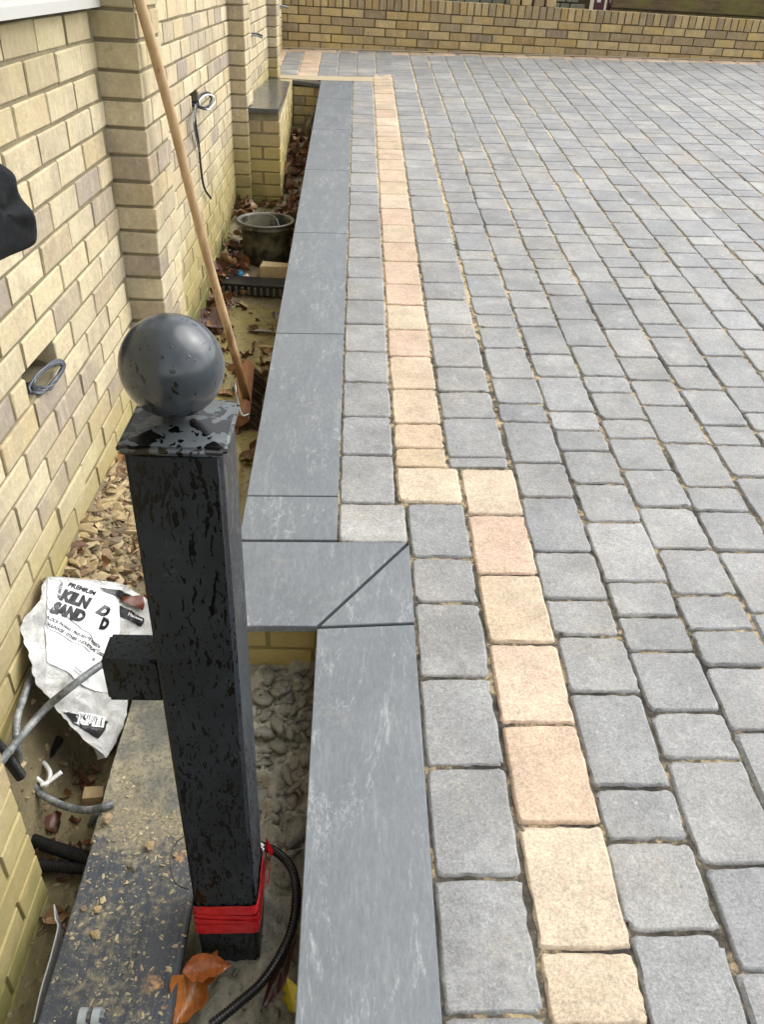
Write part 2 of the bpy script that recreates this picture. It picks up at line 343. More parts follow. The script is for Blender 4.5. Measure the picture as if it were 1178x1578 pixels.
F = [(j*nx + i, j*nx + i + 1, (j+1)*nx + i + 1, (j+1)*nx + i) for j in range(len(ys) - 1) for i in range(nx - 1)]
mesh_obj('ground', V, F, M_GROUND, smooth=True, kind='structure')
# terrain far round, below everything, stepping up behind the boundary wall
rows = [(-60, -6.2), (0, -.75), (9.45, .1), (9.5, 1.12), (12, 1.2), (60, 2.0), (200, 3)]
V = [(x, yy, z) for yy, z in rows for x in (-200, 200)]
M_EARTH = simple('earth', (.12, .10, .05), .9, bumpscale=8)
mesh_obj('terrain', V, [(2*i, 2*i+1, 2*i+3, 2*i+2) for i in range(len(rows) - 1)], M_EARTH, kind='structure')
m = MB('asphalt'); n = m.noise(200, 4, .7); M_ASPH = m.fin(m.mix(m.mr(n, .3, .7), (.045, .046, .048), (.085, .085, .085)), .85)
mesh_obj('unseen_road', [(-9, -9, -.12), (12, -9, -.12), (12, -.61, -.06), (-9, -.61, -.06)], [(0, 1, 2, 3)], M_ASPH, kind='structure')  # added out of view so the post front reflects dark ground
def wavy(name, x0, x1, y0, y1, z, mat, label=None):
    o = mesh_obj(name, [(x0, y0, z), (x1, y0, z), (x1, y1, z), (x0, y1, z)], [(0, 1, 2, 3)], mat, kind='structure'); return o
wavy('puddle', -.78, -.03, .1, 1.42, -.205, M_WATERN)
wavy('muddy_water', -.78, -.20, 1.95, 4.22, -.004, M_WATER)

# --- driveway bed
def slope_prism(geo, x0, x1, y0, y1, zb, dz):
    geo.add([(x0,y0,zb),(x1,y0,zb),(x1,y1,zb),(x0,y1,zb),(x0,y0,G(x0,y0)+dz),(x1,y0,G(x1,y0)+dz),(x1,y1,G(x1,y1)+dz),(x0,y1,G(x0,y1)+dz)],
            [(0,3,2,1),(4,5,6,7),(0,1,5,4),(1,2,6,5),(2,3,7,6),(3,0,4,7)])
g = Geo(); slope_prism(g, .1915, 6.2, -.6, 1.80, -.5, -.0065); slope_prism(g, -.0142, 6.2, 1.806, 7.78, -.5, -.0065); slope_prism(g, -.95, 6.2, 7.786, 9.26, -.4, -.0065)
drive = g.obj('driveway', M_SAND, kind='structure')

def block_mesh(name, L, W, seed, lo=False):
    rr = random.Random(seed); q = 2 if lo else 4; pts = []
    hx, hy = W / 2, L / 2
    for cx_, cy_, a0 in ((1, 1, 0), (-1, 1, 90), (-1, -1, 180), (1, -1, 270)):
        rad = rr.uniform(.007, .021)
        for k in range(q + 1):
            a = math.radians(a0 + 90 * k / q); pts.append([cx_ * (hx - rad) + rad * math.cos(a), cy_ * (hy - rad) + rad * math.sin(a)])
        if not lo:                                      # points along the coming side
            nxt = {(1, 1): (-1, 1), (-1, 1): (-1, -1), (-1, -1): (1, -1), (1, -1): (1, 1)}[(cx_, cy_)]
            for k in (1, 2, 3, 4, 5, 6, 7):
                t = k / 8; pts.append([cx_ * hx * (1 - t) + nxt[0] * hx * t, cy_ * hy * (1 - t) + nxt[1] * hy * t])
    for p in pts:
        p[0] *= 1 - rr.uniform(0, .018 if not lo else .008); p[1] *= 1 - rr.uniform(0, .014 if not lo else .008)
    n = len(pts); V = []; F = []
    so = Vector((seed * 3.1, seed * 1.3, 0)); chip = [max(0, noise.noise(Vector((p[0], p[1], 0)) * 45 + so)) ** 1.5 * .008 + (rr.random() < .03) * rr.uniform(.002, .0045) for p in pts] if not lo else [0] * n
    for p in pts:
        wv = .0012 * noise.noise(Vector((p[0], p[1], .3)) * 28 + so) if not lo else 0; p[0] += wv * (1 if p[0] > 0 else -1); p[1] += wv * (1 if p[1] > 0 else -1)
    levels = [(1.0, -.045), (1.0, -.011), (1 - .0010 / hx, -.0050), (1 - .0038 / hx, -.0010), (1 - .0080 / hx, 0)] if not lo else [(1, -.03), (1.0, -.007), (1 - .008 / hx, 0)]
    for li, (s, z) in enumerate(levels):
        sy = 1 - (1 - s) * hx / hy
        for k, p in enumerate(pts):
            cp_ = chip[k] * (0, 0, 1, 1, .8)[li] if not lo else 0
            jz = rr.uniform(-.0012, .0004) if (li in (1, 2, 3) and not lo) else 0; js = rr.uniform(-.0024, .0006) if (li in (2, 3) and not lo) else 0
            if li == 4: continue
            V.append((p[0] * (s + (js - cp_) / hx), p[1] * (sy + (js - cp_) / hy), z + jz - (cp_ * .5 if li in (2, 3) else 0)))
        if li == 4:                                     # innermost ring: strictly ordered round the centre so the flat top never folds
            ring = [(p[0] * (s - chip[k] * .5 / hx), p[1] * (sy - chip[k] * .5 / hy)) for k, p in enumerate(pts)]
            for k, (x_, y_) in enumerate(ring):
                x_ = max(-hx + .0085, min(hx - .0085, x_)); y_ = max(-hy + .0085, min(hy - .0085, y_))
                px_, py_ = ring[k - 1]; qx_, qy_ = ring[(k + 1) % n]; x_, y_ = .5 * x_ + .25 * (px_ + qx_), .5 * y_ + .25 * (py_ + qy_)
                V.append((x_, y_, z))
    for li in range(len(levels) - 1):
        for k in range(n):
            a = li * n + k; b = li * n + (k + 1) % n; F.append((a, b, b + n, a + n))
    t = (len(levels) - 1) * n; F.append(tuple(t + k for k in range(n)))
    me = bpy.data.meshes.new(name); me.from_pydata(V, [], F); me.update(); me.polygons.foreach_set('use_smooth', [i < len(F) - 1 for i in range(len(F))]); return me
LENS = (.120, .178, .240); JW = .0022
BW = .1765
BM = {}
def bmesh_for(kind, L, var):
    key = (kind, L, var)
    if key not in BM:
        me = block_mesh('paving_block', LENS[L] - JW, BW - JW, 100 * L + var); me.materials.append(M_BLOCK if kind == 'grey' else M_BUFF); BM[key] = me
    return BM[key]
LO = [block_mesh('far_block', LENS[L] - JW, BW - JW, 900 + L, True) for L in range(3)]
blocks = []                                             # (kind, x0, x1, y0, y1)
def col_list(kind, x0, x1, edges):
    e = sorted(edges)
    for a, b in zip(e, e[1:]): blocks.append((kind, x0, x1, a, b))
def fill(y, end, seed):
    rr = random.Random(seed); out = [y]
    while y < end:
        y += rr.choices(LENS, (3, 5, 4))[0]; out.append(y)
    return out
def down(y, end, seed):
    rr = random.Random(seed); out = [y]
    while y > end: y -= rr.choices(LENS, (3, 5, 4))[0]; out.append(y)
    return out
YB = 9.03
A0 = [1.966, 2.214, 2.442, 2.675, 2.909, 3.147, 3.378, 3.618, 3.857, 4.112, 4.365, 4.611, 4.834]
col_list('grey', -.0130, .161, A0 + fill(4.834, 7.6, 1)[1:]); blocks.append(('grey', -.0130, .190, 1.790, 1.966))
col_list('grey', .1925, .367, [1.966, 1.728, 1.557, 1.313, 1.074, 0.835, 0.603] + down(.603, -.3, 2)[1:])
col_list('buff', .370, .545, [2.147, 1.916, 1.662, 1.418, 1.18, 0.941, 0.703] + down(.703, -.3, 3)[1:])
BF = [2.152, 2.257, 2.404, 2.633, 2.877, 3.103, 3.337, 3.555, 3.819, 4.062, 4.31, 4.563, 4.805, 5.032, 5.263, 5.484]
col_list('buff', .163, .334, BF + fill(5.484, 7.9, 4)[1:]); blocks.append(('buff', .163, .367, 1.970, 2.150))
C0 = [2.152, 2.205, 2.44, 2.62, 2.80, 3.04, 3.16, 3.40]
col_list('grey', .336, .534, C0 + fill(3.40, YB, 5)[1:])
CS = [[2.002, 1.755, 1.57, 1.443, 1.267, 1.023, 0.906, 0.732, 0.531], [2.073, 1.886, 1.636, 1.51, 1.393, 1.214, 1.088, 0.854, 0.664], [2.147, 1.958, 1.771, 1.588, 1.463, 1.346, 1.16, 0.912]]
x = .541
for c in range(31):
    jx = 0
    if c < 3: e = down(CS[c][-1], -.3, 20 + c) + CS[c] + fill(CS[c][0], YB, 40 + c)
    else: e = fill(-.3 + .05 * (c % 5), YB, 60 + c)
    e = sorted(set(round(v, 4) for v in e)); col_list('grey', x, x + BW, e); x += BW + .0004
# patch behind the raised planter, with the turn of the buff band along the wall
for k, xx in enumerate((-.86, -.684, -.508, -.332, -.156, .02)):
    kind = 'grey' if k in (1, 3, 4, 5) else 'buff'
    col_list(kind, xx, xx + BW, fill(7.95 if k < 5 else 8.1, YB, 90 + k))
for xx in [.02 + BW * i for i in range(2)]: col_list('grey', xx, xx + BW, fill(8.0, YB, 99 + int(xx * 10)))
for k in range(28): blocks.append(('buff', -.9 + .24 * k, -.9 + .24 * (k + 1), 9.04, 9.20))    # buff edging course at the wall foot
def zat(x, y): return G(x, y)
placed = []
for i, (kind, x0, x1, y0, y1) in enumerate(blocks):
    if y1 > 9.21 or y0 < -.35 or y1 - y0 < .02: continue
    cx_, cy_ = (x0 + x1) / 2, (y0 + y1) / 2
    if not inframe((cx_, cy_, G(cx_, cy_)), 330): continue
    q = project((cx_, cy_, G(cx_, cy_))); vis = inframe((cx_, cy_, G(cx_, cy_)), 45)
    placed.append((0 if vis else 1, q[2], i))
placed.sort(); nsingle = {'grey': 0, 'buff': 0}; gfar = {'grey': Geo(), 'buff': Geo()}
rb = random.Random(5)
for vis, dep, i in placed:
    kind, x0, x1, y0, y1 = blocks[i]; cx_, cy_ = (x0 + x1) / 2 + (rb.gauss(0, .0022) if x0 > .5 else 0), (y0 + y1) / 2; W_, L_ = x1 - x0 + .002 + (rb.gauss(-.001, .0022) if x0 > .5 else 0), y1 - y0 + .0015
    if kind == 'buff' and W_ > .2: pass
    li = min(range(3), key=lambda k: abs(LENS[k] - L_)); far = nsingle[kind] >= (300 if kind == 'grey' else 90)
    sx = (W_ - JW) / (BW - JW); sy = (L_ - JW) / (LENS[li] - JW)
    h = rb.gauss(0, .0008)
    flip = rb.random() < .5
    M = Matrix.Translation((cx_, cy_, G(cx_, cy_) + h)) @ (PM @ Matrix.Rotation((math.pi if flip else 0) + rb.gauss(0, .009), 3, 'Z') @ Matrix.Rotation(rb.gauss(0, .0035), 3, 'X') @ Matrix.Rotation(rb.gauss(0, .0035), 3, 'Y') @ Matrix.Diagonal((sx, sy, 1))).to_4x4()
    if far: gfar[kind].mesh(LO[li], M)
    else:
        inst('paving_block' if kind == 'grey' else 'border_block', bmesh_for(kind, li, rb.randrange(6)), M, drive); nsingle[kind] += 1
gfar['grey'].obj('distant_paving_blocks', M_BLOCK, drive, kind='stuff', smooth=False)
if gfar['buff'].v: gfar['buff'].obj('distant_border_blocks', M_BUFF, drive, kind='stuff')
# sand swept along the back of the coping and the wall foot
g = Geo()
for (x0, x1, y0, y1) in ((-.93, .15, 7.77, 7.93), (-.93, 5.8, 9.205, 9.25)):
    n = 40
    for k in range(n):
        xa, xb = x0 + (x1 - x0) * k / n, x0 + (x1 - x0) * (k + 1) / n
        g.add([(xa, y0, G(xa, y0) + .002), (xb, y0, G(xb, y0) + .002), (xb, y1, G(xb, y1) + .004), (xa, y1, G(xa, y1) + .004)], [(0, 1, 2, 3)])
M_LSAND = simple('kiln_sand', (.43, .36, .245), .95, bumpscale=40)
g.obj('loose_sand', M_LSAND, drive, kind='stuff')

# ================================================================ BRICKWORK
BR = {}
def brick_mesh(key, dims, mat, var):
    k = (key, mat.name, var)
    if k in BR: return BR[k]
    rr = random.Random(hash((round(dims[0]*1000), round(dims[1]*1000), var)) & 0xffff)
    bm = bevel_box((-dims[0]/2, 0, 0), (dims[0]/2, dims[1], dims[2]), .0028, 1)
    for v in bm.verts: v.co += Vector((rr.uniform(-.0018, .0018), rr.uniform(-.0008, .0008), rr.uniform(-.0018, .0018)))
    me = bpy.data.meshes.new('brick'); bm.to_mesh(me); bm.free(); me.materials.append(mat); BR[k] = me; return me
def wallM(o, n):                                        # frame of a face: local x along the face, local -y out of it
    n = Vector(n); yv = -n; xv = yv.cross(Vector((0, 0, 1)))
    M = Matrix((xv, yv, (0, 0, 1))).transposed().to_4x4(); M.translation = Vector(o); return M
PITCH, CH = .2177, .075; BH = .0655; BL = PITCH - .0095
def bed(z0, k): return z0 + CH * k
class BrickSet:
    def __init__(s): s.L = []
    def put(s, center, n, length, depth, mat, parent, h=BH, out=0.0):
        """center = middle of the brick's outer face at its lower edge"""
        s.L.append((Vector(center), n, length, depth, mat, parent, h, out))
    def build(s, limit, parent_rest):
        items = []
        for it in s.L:
            q = project(it[0] + Vector((0, 0, .03))); vis = q is not None and -25 < q[0] < 1203 and -25 < q[1] < 1603
            items.append((0 if vis else 1, q[2] if q else 99, it))
        items.sort(key=lambda t: (t[0], t[1])); far = {}
        for i, (v, dpt, (c, n, ln, dp, mat, par, h, out)) in enumerate(items):
            rr = random.Random(i * 7 + 1); key = 'L%.3f_%.3f_%.3f' % (round(ln, 2), dp, h); nominal = round(ln, 2)
            me = brick_mesh(key, (nominal, dp, h), mat, rr.randrange(4))
            M = wallM(c + Vector(n) * (rr.gauss(0, .0011) + out), n) @ Matrix.Rotation(rr.gauss(0, .004), 4, 'Y') @ Matrix.Rotation(rr.gauss(0, .005), 4, 'Z') @ Matrix.Diagonal((ln / nominal, 1, 1, 1))
            if i < limit and v == 0: inst('brick', me, M, par)
            else: far.setdefault(mat.name, (mat, Geo()))[1].mesh(me, M)
        for nme, (mat, gg) in far.items(): gg.obj('upper_brickwork', mat, parent_rest, kind='stuff')

# ---- house wall ----
house = empty('house_wall', (-.74, 3.5, 0)); house.matrix_world = Matrix.Identity(4)
tag(house, 'cream brick house wall with projecting piers, running along the left side of the trench', 'wall')
XW = -.733; ZB = .030; ZTOP = 2.55
holes = [(1.665, 1.878, ZB + CH * 8, ZB + CH * 9), (3.99, 4.17, ZB + CH * 12, ZB + CH * 13)]
WIN = (1.30, 2.565, ZB + CH * 18 - .0, 2.4)
piers = [(-.6, .962, -.620), (2.600, 2.925, -.618), (5.30, 5.62, -.640), (7.67, 7.95, -.655)]
bs = BrickSet()
# mortar core with the two knocked-out bricks left open
g = Geo(); cuts = [-1.0]
zs = sorted({-.6, ZTOP, WIN[2] - .03, WIN[3]} | {z for h_ in holes for z in h_[2:]}); ysx = sorted({-.8, 9.3, WIN[0], WIN[1]} | {v for h_ in holes for v in h_[:2]})
for z0, z1 in zip(zs, zs[1:]):
    for y0, y1 in zip(ysx, ysx[1:]):
        ym, zm = (y0 + y1) / 2, (z0 + z1) / 2
        if any(a < ym < b and c < zm < d_ for a, b, c, d_ in holes):
            g.box((-1.0, y0, z0), (XW - .10, y1, z1)); continue
        if WIN[0] < ym < WIN[1] and WIN[2] - .03 < zm < WIN[3]: continue
        g.add([(XW - .005, y0, z0), (XW - .005, y1, z0), (XW - .005, y1, z1), (XW - .005, y0, z1), (-1.0, y0, z0), (-1.0, y1, z0), (-1.0, y1, z1), (-1.0, y0, z1)],
              [(0, 1, 2, 3), (4, 7, 6, 5), (0, 4, 5, 1), (1, 5, 6, 2), (2, 6, 7, 3), (3, 7, 4, 0)])
g.obj('mortar', M_MORTAR, house)
panels = [(.962, 2.600), (2.925, 5.30), (5.62, 7.67), (7.95, 9.2)]
for k in range(-6, 33):
    z = bed(ZB, k)
    for pi_, (a, b) in enumerate(panels):
        start = a - (PITCH / 2 if k % 2 else 0) - (.03 if pi_ == 0 else .06)
        y = start
        while y < b:
            y0, y1 = max(y, a + .004), min(y + BL, b - .006); y += PITCH
            if y1 - y0 < .03: continue
            ym = (y0 + y1) / 2
            if WIN[0] - .01 < ym < WIN[1] + .01 and WIN[2] - .045 < z < WIN[3]:
                continue
            if any(h_[0] - .06 < ym < h_[1] + .06 and abs(z - h_[2]) < .02 for h_ in holes):
                # the missing brick: keep what is left of its neighbours
                h_ = min(holes, key=lambda q: abs(q[0] + .1 - ym))
                if y0 < h_[0] - .03: bs.put((XW, (y0 + h_[0]) / 2, z), (1, 0, 0), h_[0] - y0, .10, M_BRICK, house)
                if y1 > h_[1] + .03: bs.put((XW, (y1 + h_[1]) / 2, z), (1, 0, 0), y1 - h_[1], .10, M_BRICK, house)
                continue
            bs.put((XW, ym, z), (1, 0, 0), y1 - y0, .10, M_BRICK, house)
for i, (a, b, xf) in enumerate(piers):
    g = Geo(); g.box((XW - .02, a + .006, -.6), (xf - .006, b - .006, ZTOP)); pc = g.obj('pier', M_MORTAR, house)
    for k in range(-6, 33):
        z = bed(ZB, k); out = 0
        segs = []; L0 = b - a
        if i == 0:
            y = b; first = BL if k % 2 else .1
            while y > a: segs.append((y - first, y)); y -= first + .0095; first = BL
        elif k % 2: segs = [(a, a + BL), (a + BL + .0095, b)]
        else: segs = [(a, a + L0 - BL - .0095), (b - BL, b)]
        for s0, s1 in segs: bs.put((xf + out, (s0 + s1) / 2, z), (1, 0, 0), s1 - s0, abs(xf + out - XW) + .02, M_BRICK, pc)
bs.build(300, house)
# window over the near panel: sill, frame, glass
M_UPVC = MB('white_upvc'); M_UPVC = M_UPVC.fin((.50, .50, .47), .4)
win = empty('window', (XW, 1.93, WIN[2])); win.matrix_world = Matrix.Identity(4); tag(win, 'white plastic window with sloping sill, set in the house wall at the top left', 'window')
def part_box(name, a, b, mat, parent, bev=.002, seg=1): return bm_obj(name, bevel_box(a, b, bev, seg), mat, parent)
zs_ = 1.380
g = Geo(); x0, x1 = XW - .06, XW + .028
g.add([(x0, 1.27, zs_), (x1, 1.27, zs_), (x1, 1.27, zs_ + .022), (x1 - .012, 1.27, zs_ + .026), (x0, 1.27, zs_ + .040), (x0, 2.592, zs_), (x1, 2.592, zs_), (x1, 2.592, zs_ + .022), (x1 - .012, 2.592, zs_ + .026), (x0, 2.592, zs_ + .040)],
      [(0, 1, 2, 3, 4), (9, 8, 7, 6, 5), (0, 5, 6, 1), (1, 6, 7, 2), (2, 7, 8, 3), (3, 8, 9, 4), (4, 9, 5, 0)])
g.obj('window_sill', M_UPVC, win)
xa, xb = XW - .07, XW - .012
fr = part_box('window_frame', (xa, WIN[0], zs_ + .042), (xb, WIN[1], zs_ + .10), M_UPVC, win)
for a, b in (((xa, WIN[0], 2.34), (xb, WIN[1], WIN[3])), ((xa, WIN[0], zs_ + .102), (xb, WIN[0] + .06, 2.338)), ((xa, WIN[1] - .06, zs_ + .102), (xb, WIN[1], 2.338)), ((xa, 1.90, zs_ + .102), (xb, 1.96, 2.338))):
    part_box('window_frame', a, b, M_UPVC, win)
m = MB('window_glass'); m = m.fin((.02, .025, .03), .03, spec=.8)
for a, b in ((WIN[0] + .062, 1.898), (1.962, WIN[1] - .062)): part_box('window_pane', (xa + .02, a, zs_ + .102), (xa + .032, b, 2.338), m, win)
M_CABLE = MB('grey_cable_sheath'); n = M_CABLE.noise(35, 6, .8); M_CABLE.bump(n, .4, .002); M_CABLE = M_CABLE.fin(M_CABLE.mix(M_CABLE.mr(n, .45, .65), (.085, .095, .10), (.30, .31, .30)), .38)
M_BLKC = simple('black_cable_sheath', (.02, .02, .022), .35)
M_WHT = simple('white_plastic', (.78, .78, .76), .35, var=.05)

# ---- boundary wall at the far side ----
bw = empty('boundary_wall', (2, 9.2, .7)); bw.matrix_world = Matrix.Identity(4); tag(bw, 'low yellow brick boundary wall with a brick-on-edge top, along the far side of the drive', 'wall')
YF = 9.25; ZS = 1.185
bf = BrickSet()
g = Geo(); g.box((-.95, YF + .006, .3), (6.3, YF + .21, ZS + .096)); g.obj('mortar', M_MORTARD, bw)
PF = .2255 * .965
for k in range(1, 8):
    z = ZS - CH * k; x = -.9 - (PF / 2 if k % 2 else 0)
    while x < 5.9:
        if z + .07 > G(x + .1, YF): bf.put((x + PF / 2, YF, z), (0, -1, 0), PF - .01, .10, M_BRICKY, bw)
        x += PF
x = -.9; rr = random.Random(4)
M_BC = {}
capv = []
for v in range(4):
    bm = bevel_box((-.0315, 0, 0), (.0315, .2, .105), .003, 1)
    for q in bm.verts: q.co += Vector((rr.uniform(-.0015, .0015), rr.uniform(-.001, .001), rr.uniform(-.002, .002)))
    me = bpy.data.meshes.new('capping_brick'); bm.to_mesh(me); bm.free(); me.materials.append(M_BRICKY); capv.append(me)
while x < 5.9:
    inst('capping_brick', rr.choice(capv), Matrix.Translation((x, YF + rr.gauss(0, .0015), ZS + rr.gauss(0, .001))) @ Matrix.Rotation(rr.gauss(0, .008), 4, 'Z'), bw); x += .0728
bf.build(300, bw)

def px1(y): return -.452 - (y - 5.36) * .034
# ---- raised planter beyond the second pier ----
pl = empty('raised_planter', (-.6, 5.4, .2)); pl.matrix_world = Matrix.Identity(4); tag(pl, 'raised yellow brick planter box topped with dark wet slate, built against the second pier', 'planter')
PX1, PY0, PY1 = -.452, 5.36, 7.62
g = Geo(); x_0, x_1, y_0, y_1 = XW + .004, PX1 - .006, PY0 + .006, PY1 + .1; g.add([(x_0,y_0,-.1),(x_1,y_0,-.1),(x_1-.078,y_1,-.1),(x_0,y_1,-.1),(x_0,y_0,.748),(x_1,y_0,.748),(x_1-.078,y_1,.668),(x_0,y_1,.668)],[(0,3,2,1),(4,5,6,7),(0,1,5,4),(1,2,6,5),(2,3,7,6),(3,0,4,7)]); g.box((PX1 - .09, 7.626, -.1), (-.29, 7.80, .655)); g.obj('mortar', M_MORTAR, pl)
bp = BrickSet()
for k in range(-1, 10):
    z = ZB + .012 + CH * k - .003
    if z + BH > .752: break
    if k % 2:
        bp.put((-.603 + .026, PY0, z), (0, -1, 0), .20, .1, M_BRICKP, pl); bp.put((-.706, PY0, z), (0, -1, 0), .04, .1, M_BRICKP, pl)
        y = PY0 + .112
        bp.L[-2] = (Vector((PX1 - .104, PY0, z)), (0, -1, 0), .208, .1, M_BRICKP, pl, BH, 0)
    else:
        bp.put((PX1 - .1025 - .0095 - .055, PY0, z), (0, -1, 0), .095, .1, M_BRICKP, pl)
        bp.put((PX1, PY0 + BL / 2, z), (1, 0, 0), BL, .1025, M_BRICKP, pl); y = PY0 + PITCH
    while y < PY1 - .02:
        y1 = min(y + BL, PY1 - .004)
        if y1 - y > .03: bp.put((px1((y + y1) / 2), (y + y1) / 2, z), (.9994, .034, 0), y1 - y, .1, M_BRICK, pl)
        y += PITCH
for k in range(0, 8):                                  # back face of the bay, between planter and coping
    z = .06 + CH * k
    if z + BH > .655: break
    xs_ = ((-.43, .18), (-.305, .05)) if k % 2 else ((-.475, .10), (-.358, .112))
    for xc, ln in xs_: bp.put((xc, 7.62, z), (0, -1, 0), ln, .1, M_BRICKY, pl)
bp.build(260, pl)
def slab_prism(name, pts, th, mat, parent, bev=.0016):
    """pts: plan corners with z of the top; a thin slab below them"""
    bm = bmesh.new(); top = [bm.verts.new(p) for p in pts]; bot = [bm.verts.new((p[0], p[1], p[2] - th)) for p in pts]
    bm.faces.new(top); bm.faces.new(bot[::-1]); n = len(pts)
    for i in range(n): bm.faces.new((top[i], bot[i], bot[(i+1) % n], top[(i+1) % n]))
    bmesh.ops.recalc_face_normals(bm, faces=bm.faces[:]); bmesh.ops.bevel(bm, geom=bm.edges[:], offset=bev, segments=1, affect='EDGES')
    return bm_obj(name, bm, mat, parent)
def px1(y): return PX1 - (y - 5.36) * .034
def ptop(y): return .777 - (y - 5.34) * .034
for a, b in ((5.335, 6.10), (6.105, 6.90), (6.905, 7.78)):
    slab_prism('coping_slab', [(XW + .006 if a > 5.6 else XW + .008, a, ptop(a)), (px1(a) - .008, a, ptop(a)), (px1(b) - .008, b, ptop(b)), (XW + .006, b, ptop(b))], .026, M_SLABWET, pl)
slab_prism('coping_slab', [(px1(7.6) - .004, 7.600, ptop(7.6)), (-.296, 7.600, .682), (-.296, 7.78, .69), (px1(7.78) - .004, 7.78, ptop(7.78))], .03, M_SLABWET, pl)

# ---- retaining wall with its slate coping, between drive and trench ----
rw = empty('retaining_wall', (0, 1.5, 0)); rw.matrix_world = Matrix.Identity(4); tag(rw, 'low retaining wall capped with long grey slate slabs between the block paving and the muddy trench', 'wall')
g = Geo(); slope_prism(g, -.040, .186, -.5, 1.478, -.5, -.024); slope_prism(g, -.285, .186, 1.505, 1.783, -.5, -.024); slope_prism(g, -.268, -.020, 1.789, 7.70, -.5, -.024); g.obj('mortar', M_MORTAR, rw)
def gp(x, y): return (x, y, G(x, y) + .001)
J = [1.796, 1.996, 3.052, 4.166, 5.230, 6.18, 7.10, 7.78]
for a, b in zip(J, J[1:]):
    slab_prism('coping_slab', [gp(-.291, a + .0025), gp(-.0145, a + .0025), gp(-.0145, b - .0025), gp(-.291, b - .0025)], .021, M_SLAB if b < 6 else M_SLAB, rw)
slab_prism('coping_slab', [gp(-.330, 1.473), gp(-.060, 1.473), gp(.184, 1.789), gp(-.330, 1.789)], .021, M_SLAB, rw)
slab_prism('coping_slab', [gp(-.048, 1.473), gp(.191, 1.487), gp(.191, 1.781)], .021, M_SLAB, rw)
slab_prism('coping_slab', [gp(-.056, .36), gp(.190, .36), gp(.190, 1.478), gp(-.056, 1.464)], .021, M_SLAB, rw)
slab_prism('coping_slab', [gp(-.056, -.45), gp(.190, -.45), gp(.190, .355), gp(-.056, .355)], .021, M_SLAB, rw)
br = BrickSet()
for k, z in enumerate((.028, -.047, -.122, -.197)):
    x = -.285 + (.02 if k % 2 else -.02)
    for xa_, xb_ in (((-.285, -.19), (-.18, -.062), (-.052, .05)) if k % 2 == 0 else ((-.285, -.072), (-.062, .05))):
        br.put(((xa_ + xb_) / 2, 1.500, z), (0, -1, 0), xb_ - xa_, .1, M_BRICKP, rw)
br.build(60, rw)

# ================================================================ GATE POST
post = empty('gate_post', (-.2005, .8575, -.2), (0, 0, 0)); tag(post, 'wet black square steel gate post with a ball finial and red tape round its foot', 'post')
PC = Vector((-.2005, .8575, 0)); HW = .0575
def pbox(name, a, b, mat, parent, bev, seg=3):
    bm = bevel_box(a, b, bev, seg); o = bm_obj(name, bm, mat, None, smooth=True); o.parent = parent; o.matrix_parent_inverse = Matrix.Translation(-Vector(post.location)); return o
def padopt(o, parent=post): o.parent = parent; o.matrix_parent_inverse = Matrix.Translation(-Vector(post.location)); return o
def shade_auto(o):
    for p in o.data.polygons: p.use_smooth = False
shaft = pbox('shaft', (PC.x - HW, PC.y - HW, -.24), (PC.x + HW, PC.y + HW, 1.024), M_POST, post, .006, 3)
for p in shaft.data.polygons: p.use_smooth = p.area < .02
cp = pbox('cap', (PC.x - HW - .0065, PC.y - HW - .0065, 1.022), (PC.x + HW + .0065, PC.y + HW + .0065, 1.036), M_CAP, post, .005, 3)
for p in cp.data.polygons: p.use_smooth = p.area < .006
g = Geo(); h = HW + .004; g.add([(-h, -h, 0), (h, -h, 0), (h, h, 0), (-h, h, 0), (-.02, -.02, .006), (.02, -.02, .006), (.02, .02, .006), (-.02, .02, .006)], [(0, 1, 5, 4), (1, 2, 6, 5), (2, 3, 7, 6), (3, 0, 4, 7), (4, 5, 6, 7)], Matrix.Translation((PC.x, PC.y, 1.0355)))
padopt(g.obj('cap_top', M_CAP))
bm = bmesh.new(); bmesh.ops.create_uvsphere(bm, u_segments=64, v_segments=40, radius=.0605, matrix=Matrix.Translation((PC.x - .003, PC.y, 1.1085))); ball = padopt(bm_obj('ball_finial', bm, M_BALL, smooth=True))
g = Geo(); pr = [(.018, 1.036), (.017, 1.044), (.013, 1.047), (.013, 1.056)]
for r_, z_ in pr:
    for k in range(24): g.v.append((PC.x - .003 + r_ * math.cos(k * math.pi / 12), PC.y + r_ * math.sin(k * math.pi / 12), z_))
for i in range(3):
    for k in range(24): g.f.append((i*24 + k, i*24 + (k+1) % 24, (i+1)*24 + (k+1) % 24, (i+1)*24 + k))
padopt(g.obj('finial_neck', M_POST, smooth=True))
# stub arm on the left of the post
stub = pbox('arm_stub', (-.343, .818, .578), (PC.x - HW - .001, .878, .664), M_POST, post, .005, 3)
for p in stub.data.polygons: p.use_smooth = p.area < .002
